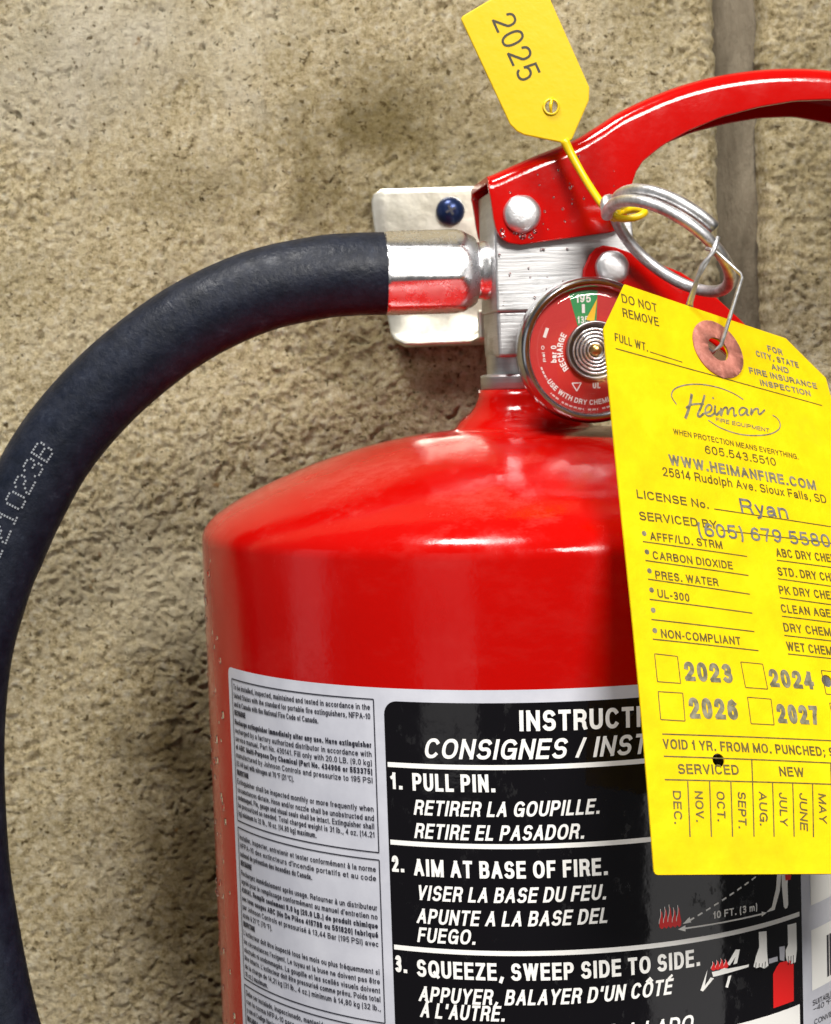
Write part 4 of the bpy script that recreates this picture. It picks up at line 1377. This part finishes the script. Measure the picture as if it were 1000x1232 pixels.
# dashed spray line, ten-foot arrow
(a0, b0), (a1, b1) = PD['dash']
for i in range(9):
    t0, t1 = .06 + i * .108, .06 + i * .108 + .062
    link("dash", *surf_strip([(a0 + (a1 - a0) * t0, b0 + (b1 - b0) * t0), (a0 + (a1 - a0) * t1, b0 + (b1 - b0) * t1)], .42, cyl, .28, 1), 'white_ink', label)
patch("arrow_head", [[(a0 - .5, b0 - .1), (a0 + 1.3, b0 + 1.35), (a0 + 1.7, b0 + .0)]], 'white_ink', .28, label, 50)
(a0, b0), (a1, b1) = PD['arrow']
link("arrow_line", *surf_strip([(a0 + 1, b0), (a1 - 1, b1)], .38, cyl, .28, 1), 'white_ink', label)
patch("arrow_head", [[(a0 - .3, b0), (a0 + 1.6, b0 + .75), (a0 + 1.6, b0 - .75)]], 'white_ink', .29, label, 50)
patch("arrow_head", [[(a1 + .3, b1), (a1 - 1.4, b1 - .6), (a1 - 1.4, b1 + .6)]], 'white_ink', .29, label, 50)

# ================================================================== the service tag
TC = [np.array(p) for p in ((16.36, -131.08, -105.41), (82.64, -110.13, -113.35), (72.43, -33.4, 2.97), (14.73, -69.61, 21.29))]
TW, TH = 70.035, 140.02


def tg(u, v, h=0.0):
    a, b = u / TW, v / TH
    P = (1 - a) * (1 - b) * TC[0] + a * (1 - b) * TC[1] + a * b * TC[2] + (1 - a) * b * TC[3]
    du = (1 - b) * (TC[1] - TC[0]) + b * (TC[2] - TC[3])
    dv = (1 - a) * (TC[3] - TC[0]) + a * (TC[2] - TC[1])
    n = np.cross(du, dv)
    n = n / np.linalg.norm(n)
    h = h + .9 * math.sin(2.4 * a + .7) * math.sin(3.3 * b + .4) + .35 * math.sin(7 * b + 2 * a)     # the card is a little bowed
    return tuple(P + n * h)


EYE = (35.3, 129.6)
out_ = [(0, .7), (.25, .2), (.8, 0), (71.2, 0), (72, .8), (72, 131.0), (60.6, TH), (7.8, TH), (0, 126.2)]
V, F = fill2d([out_, ring2d(*EYE, 3.3, 32), ring2d(17.7, 24.5, 1.5, 20), ring2d(49.96, 44.75, 1.5, 20)], list(np.arange(5, TW, 5)), list(np.arange(5, TH, 5)), tg, 0)
card = link("service_tag", V, F, 'card', None, False)
tag(card, "yellow printed card tag hanging by wire from the ring of the pin", "tag")
sd = card.modifiers.new("solid", 'SOLIDIFY')
sd.thickness = .45 * S
sd.offset = -1
V, F = fill2d([ring2d(*EYE, 7.9, 48), ring2d(*EYE, 3.25, 32)], [30, 35.3, 40], [125, 129.6, 134], tg, .38)
pa = link("reinforcing_patch", V, F, 'patch', card)
sd = pa.modifiers.new("solid", 'SOLIDIFY')
sd.thickness = .33 * S
sd.offset = -1
STY = {'r': ('tag_ink', .15, 0), 'm': ('tag_ink', .18, 0), 'g': ('tag_grey', .22, 0), 'gi': ('tag_grey', .17, .2), 's': ('tag_stamp', .155, 0), 'y': ('tag_grey', .23, 0)}
for txt, u0, v0, u1, v1, cap, style in TAG_TEXT:
    mt, w, shr = STY[style]
    pre = 0
    ext_txt = {'ABC DRY CHE': 'ABC DRY CHEM', 'STD. DRY CH': 'STD. DRY CHEM', 'PK DRY CHE': 'PK DRY CHEM', 'CLEAN AGE': 'CLEAN AGENT'}.get(txt, txt)
    if ext_txt != txt:
        pre = len(txt)
    V, F = surf_text(ext_txt, u0, v0, u1, v1, cap, tg, .07 if style != 's' else .11, w, shr, pre, 26)
    link("lettering", V, F, mt, card, False)
TL = dict(TAG_LINES)
for nm, pts in TAG_LINES:
    if nm in ('bul', 'holes', 'eyeouter', 'corner') or nm.startswith('arc') or nm[0] in 'Heimn' and nm[1:].isdigit() or nm in ('a1',):
        continue
    if nm.startswith('box'):
        if len(pts) == 4:
            pts = pts + [pts[0]]
        else:
            (p0, q0), (p1, q1) = pts
            pts = [(p0, q0), (p0 + 5.9, q0), (p0 + 5.9, q1), (p0, q1), (p0, q0)]
        link("tick_box", *surf_strip(pts, .22, tg, .06, 4), 'tag_ink', card)
        continue
    if nm in ('lic', 'srv'):
        (p0, q0), (p1, q1) = pts
        pts = [(p0, q0), (p0 + (p1 - p0) * 1.15, q0 + (q1 - q0) * 1.1)]
    if nm in ('v1', 'v2', 'v3'):
        (p0, q0), (p1, q1) = pts
        pts = [(p0, q0), (66.0, q0 + (q1 - q0) * .8)]
    if nm[0] == 'r':
        (p0, q0), (p1, q1) = pts
        pts = [(p0, q0), (66.0, q1)]
    link("ruled_line", *surf_strip(pts, .30 if nm != 'full' else .25, tg, .06, 4), 'tag_ink', card)
for p in TL['bul']:
    V, F = fill2d([ring2d(*p, .62, 14)], [], [], tg, .06)
    link("bullet", V, F, 'tag_grey', card)
for nm in ('arc1', 'arc2'):
    link("logo_swoosh", *surf_strip([tuple(p) for p in catmull(TL[nm], 5)], .34, tg, .06, 4), 'tag_grey', card)
for nm, w in (('H1', .75), ('H2', .6), ('H3', .5), ('e1', .5), ('i1', .6), ('i2', .5), ('m1', .5), ('a1', .5), ('n1', .5)):
    pts = TL[nm] if len(TL[nm]) < 3 else [tuple(p) for p in catmull(TL[nm], 5)]
    link("logo_script", *surf_strip(pts, w, tg, .07, 4), 'tag_grey', card)

# ================================================================== pull pin with its ring
RC = np.array((36.4, -36.5, 30.2))
e1 = np.array((.775, 0.0, -.632))
ep = np.array((.632, 0, .775))
e2 = .30 * ep + np.array((0, -.954, 0))
pts = []
RA = 17.8
# from inside the handle, out along the pin, round the ring almost twice
start = RC + RA * (-1.0) * e1
for i in range(0, 96):
    t = i / 95
    ang = math.radians(196 - 482 * t)
    off = -2.2 + 4.7 * t
    rad = RA
    nrm = np.cross(e1, e2)
    pts.append(RC + rad * (math.cos(ang) * e1 + math.sin(ang) * e2) + nrm * (off * -1.0) * 1.0)
pin = link("pull_pin", *tube(pts, 1.55, 14, ref=(0.3, -.2, 1)), 'wire')
tag(pin, "bright steel wire pull pin ring through the red handle", "pull pin")
fix(pin)
link("pin_shaft", *tube([vf(23.5, 26, 41.6), vf(23.5, 20, 41.6), vf(23.5, -20, 41.6)], 1.5, 14, ref=(0, 0, 1)), 'wire', pin)
link("pin_neck", *tube(catmull([tuple(pts[0]), (21.2, -31.0, 42.2), vf(23.5, 27, 41.6), vf(23.5, 19, 41.6)], 6), 1.5, 14, ref=(0.3, 0, 1)), 'wire', pin)

# ================================================================== wire tie of the tag
ey = np.array(tg(EYE[0] + .9, EYE[1] + 2.2, 0))
n_ = np.array(tg(*EYE, 1)) - np.array(tg(*EYE, 0))
wp = [tuple(np.array(tg(EYE[0] + 1, EYE[1] + 1.0, -5)) + np.array((-3, 0, 4))), tuple(np.array(tg(EYE[0] + .6, EYE[1] + .5, -2))), tuple(np.array(tg(EYE[0] + .9, EYE[1] + 1.2, .6))), tuple(ey + n_ * 1.6 + np.array((.8, 0, 2.6))),
      (50.6, -56.5, 20.3), (50.2, -56.7, 21.2), (44.0, -57.2, 27.0), (42.4, -55, 27.6)]
wt = link("wire_tie", *tube(wp, .52, 8, ref=(0.2, -1, 0.3)), 'wire')
tag(wt, "thin bent wire joining the yellow card tag to the steel ring", "wire")
link("wire_end", *tube([(44.9, -57.8, 30.2), (43.6, -58.2, 26.6), (40.9, -57.6, 23.6), (37.9, -55.5, 15.2), (37.2, -50, 11)], .55, 8, ref=(0.2, -1, 0.3)), 'wire', wt)
link("wire_end", *tube([(44.4, -57.2, 29.0), (42.6, -57.4, 25.0), (39.9, -56.8, 20.6), (38.5, -54.5, 14.6), (39.2, -49, 10)], .45, 8, ref=(0.2, -1, 0.3)), 'wire', wt)

# ================================================================== tamper seal
SB, SN = -23.5, 1.0


def sf(x, z, h):
    return (x, -23.2 - h - .035 * (z - 60), z)


flag = [(-14.5, 90.2), (-14.0, 91.0), (5.0, 101.2), (6.0, 100.6), (18.2, 71.9), (18.0, 68.6), (13.4, 58.9), (12.1, 58.0), (10.3, 58.2), (1.0, 60.4), (-.9, 61.4), (-2.6, 63.2)]
V, F = fill2d([flag, ring2d(8.2, 67.3, 1.6, 24)], [], [], sf, 0)
seal = link("tamper_seal", V, F, 'plastic', None, False)
tag(seal, "yellow plastic tamper seal flag printed 2025 above the red handle", "seal")
sd = seal.modifiers.new("solid", 'SOLIDIFY')
sd.thickness = 1.1 * S
sd.offset = -1
bevel(seal, .3, 2, 50)
V, F = surf_text("2025", -6.6, 89.6, .3, 73.6, 6.0, sf, .05, .105, 0, 0, 40, .2)
link("lettering", V, F, 'seal_ink', seal, False)
vs, fs = revolve([(2.2, 0), (2.2, .35), (1.7, .5), (1.6, 0)], (sf(8.2, 67.3, 0), (0, -1, 0), (1, 0, 0), (0, 0, 1)), 28)
link("eyelet_rim", vs, [f for f in fs if len(f) == 4], 'plastic', seal)
link("eyelet_barb", *tube([sf(8.5, 69.6, .1), sf(8.0, 67.6, .5), sf(8.1, 65.4, .1)], [.35, .5, .3], 8), 'plastic', seal)
strap = catmull([sf(11.4, 58.8, -.5), sf(13.4, 54.4, -.2), sf(17.0, 47.4, 1.5), (20.6, -27.5, 41.0), (22.6, -30.0, 38.6)], 6)
link("strap", *tube(strap, [1.25 - .25 * min(1, i / 10) for i in range(len(strap))], 10), 'plastic', seal)
loop = catmull([(22.2, -30.2, 39.4), (23.8, -32.5, 37.5), (27.5, -34, 37.3), (30.4, -33, 38.6), (29.2, -28, 39.9), (26.0, -25, 39.8), (23.2, -27.5, 39.2)], 6)
link("locking_loop", *tube(loop, .95, 10), 'plastic', seal)
vs, fs = revolve([(0.001, -1.6), (1.5, -1.2), (1.9, 0), (1.3, 1.6), (0.001, 2.2)], ((22.9, -30.6, 38.6), (.6, -.2, -.7), (0, 1, -.28), (.78, .1, .6)), 16)
link("locking_head", vs, fs, 'plastic', seal)
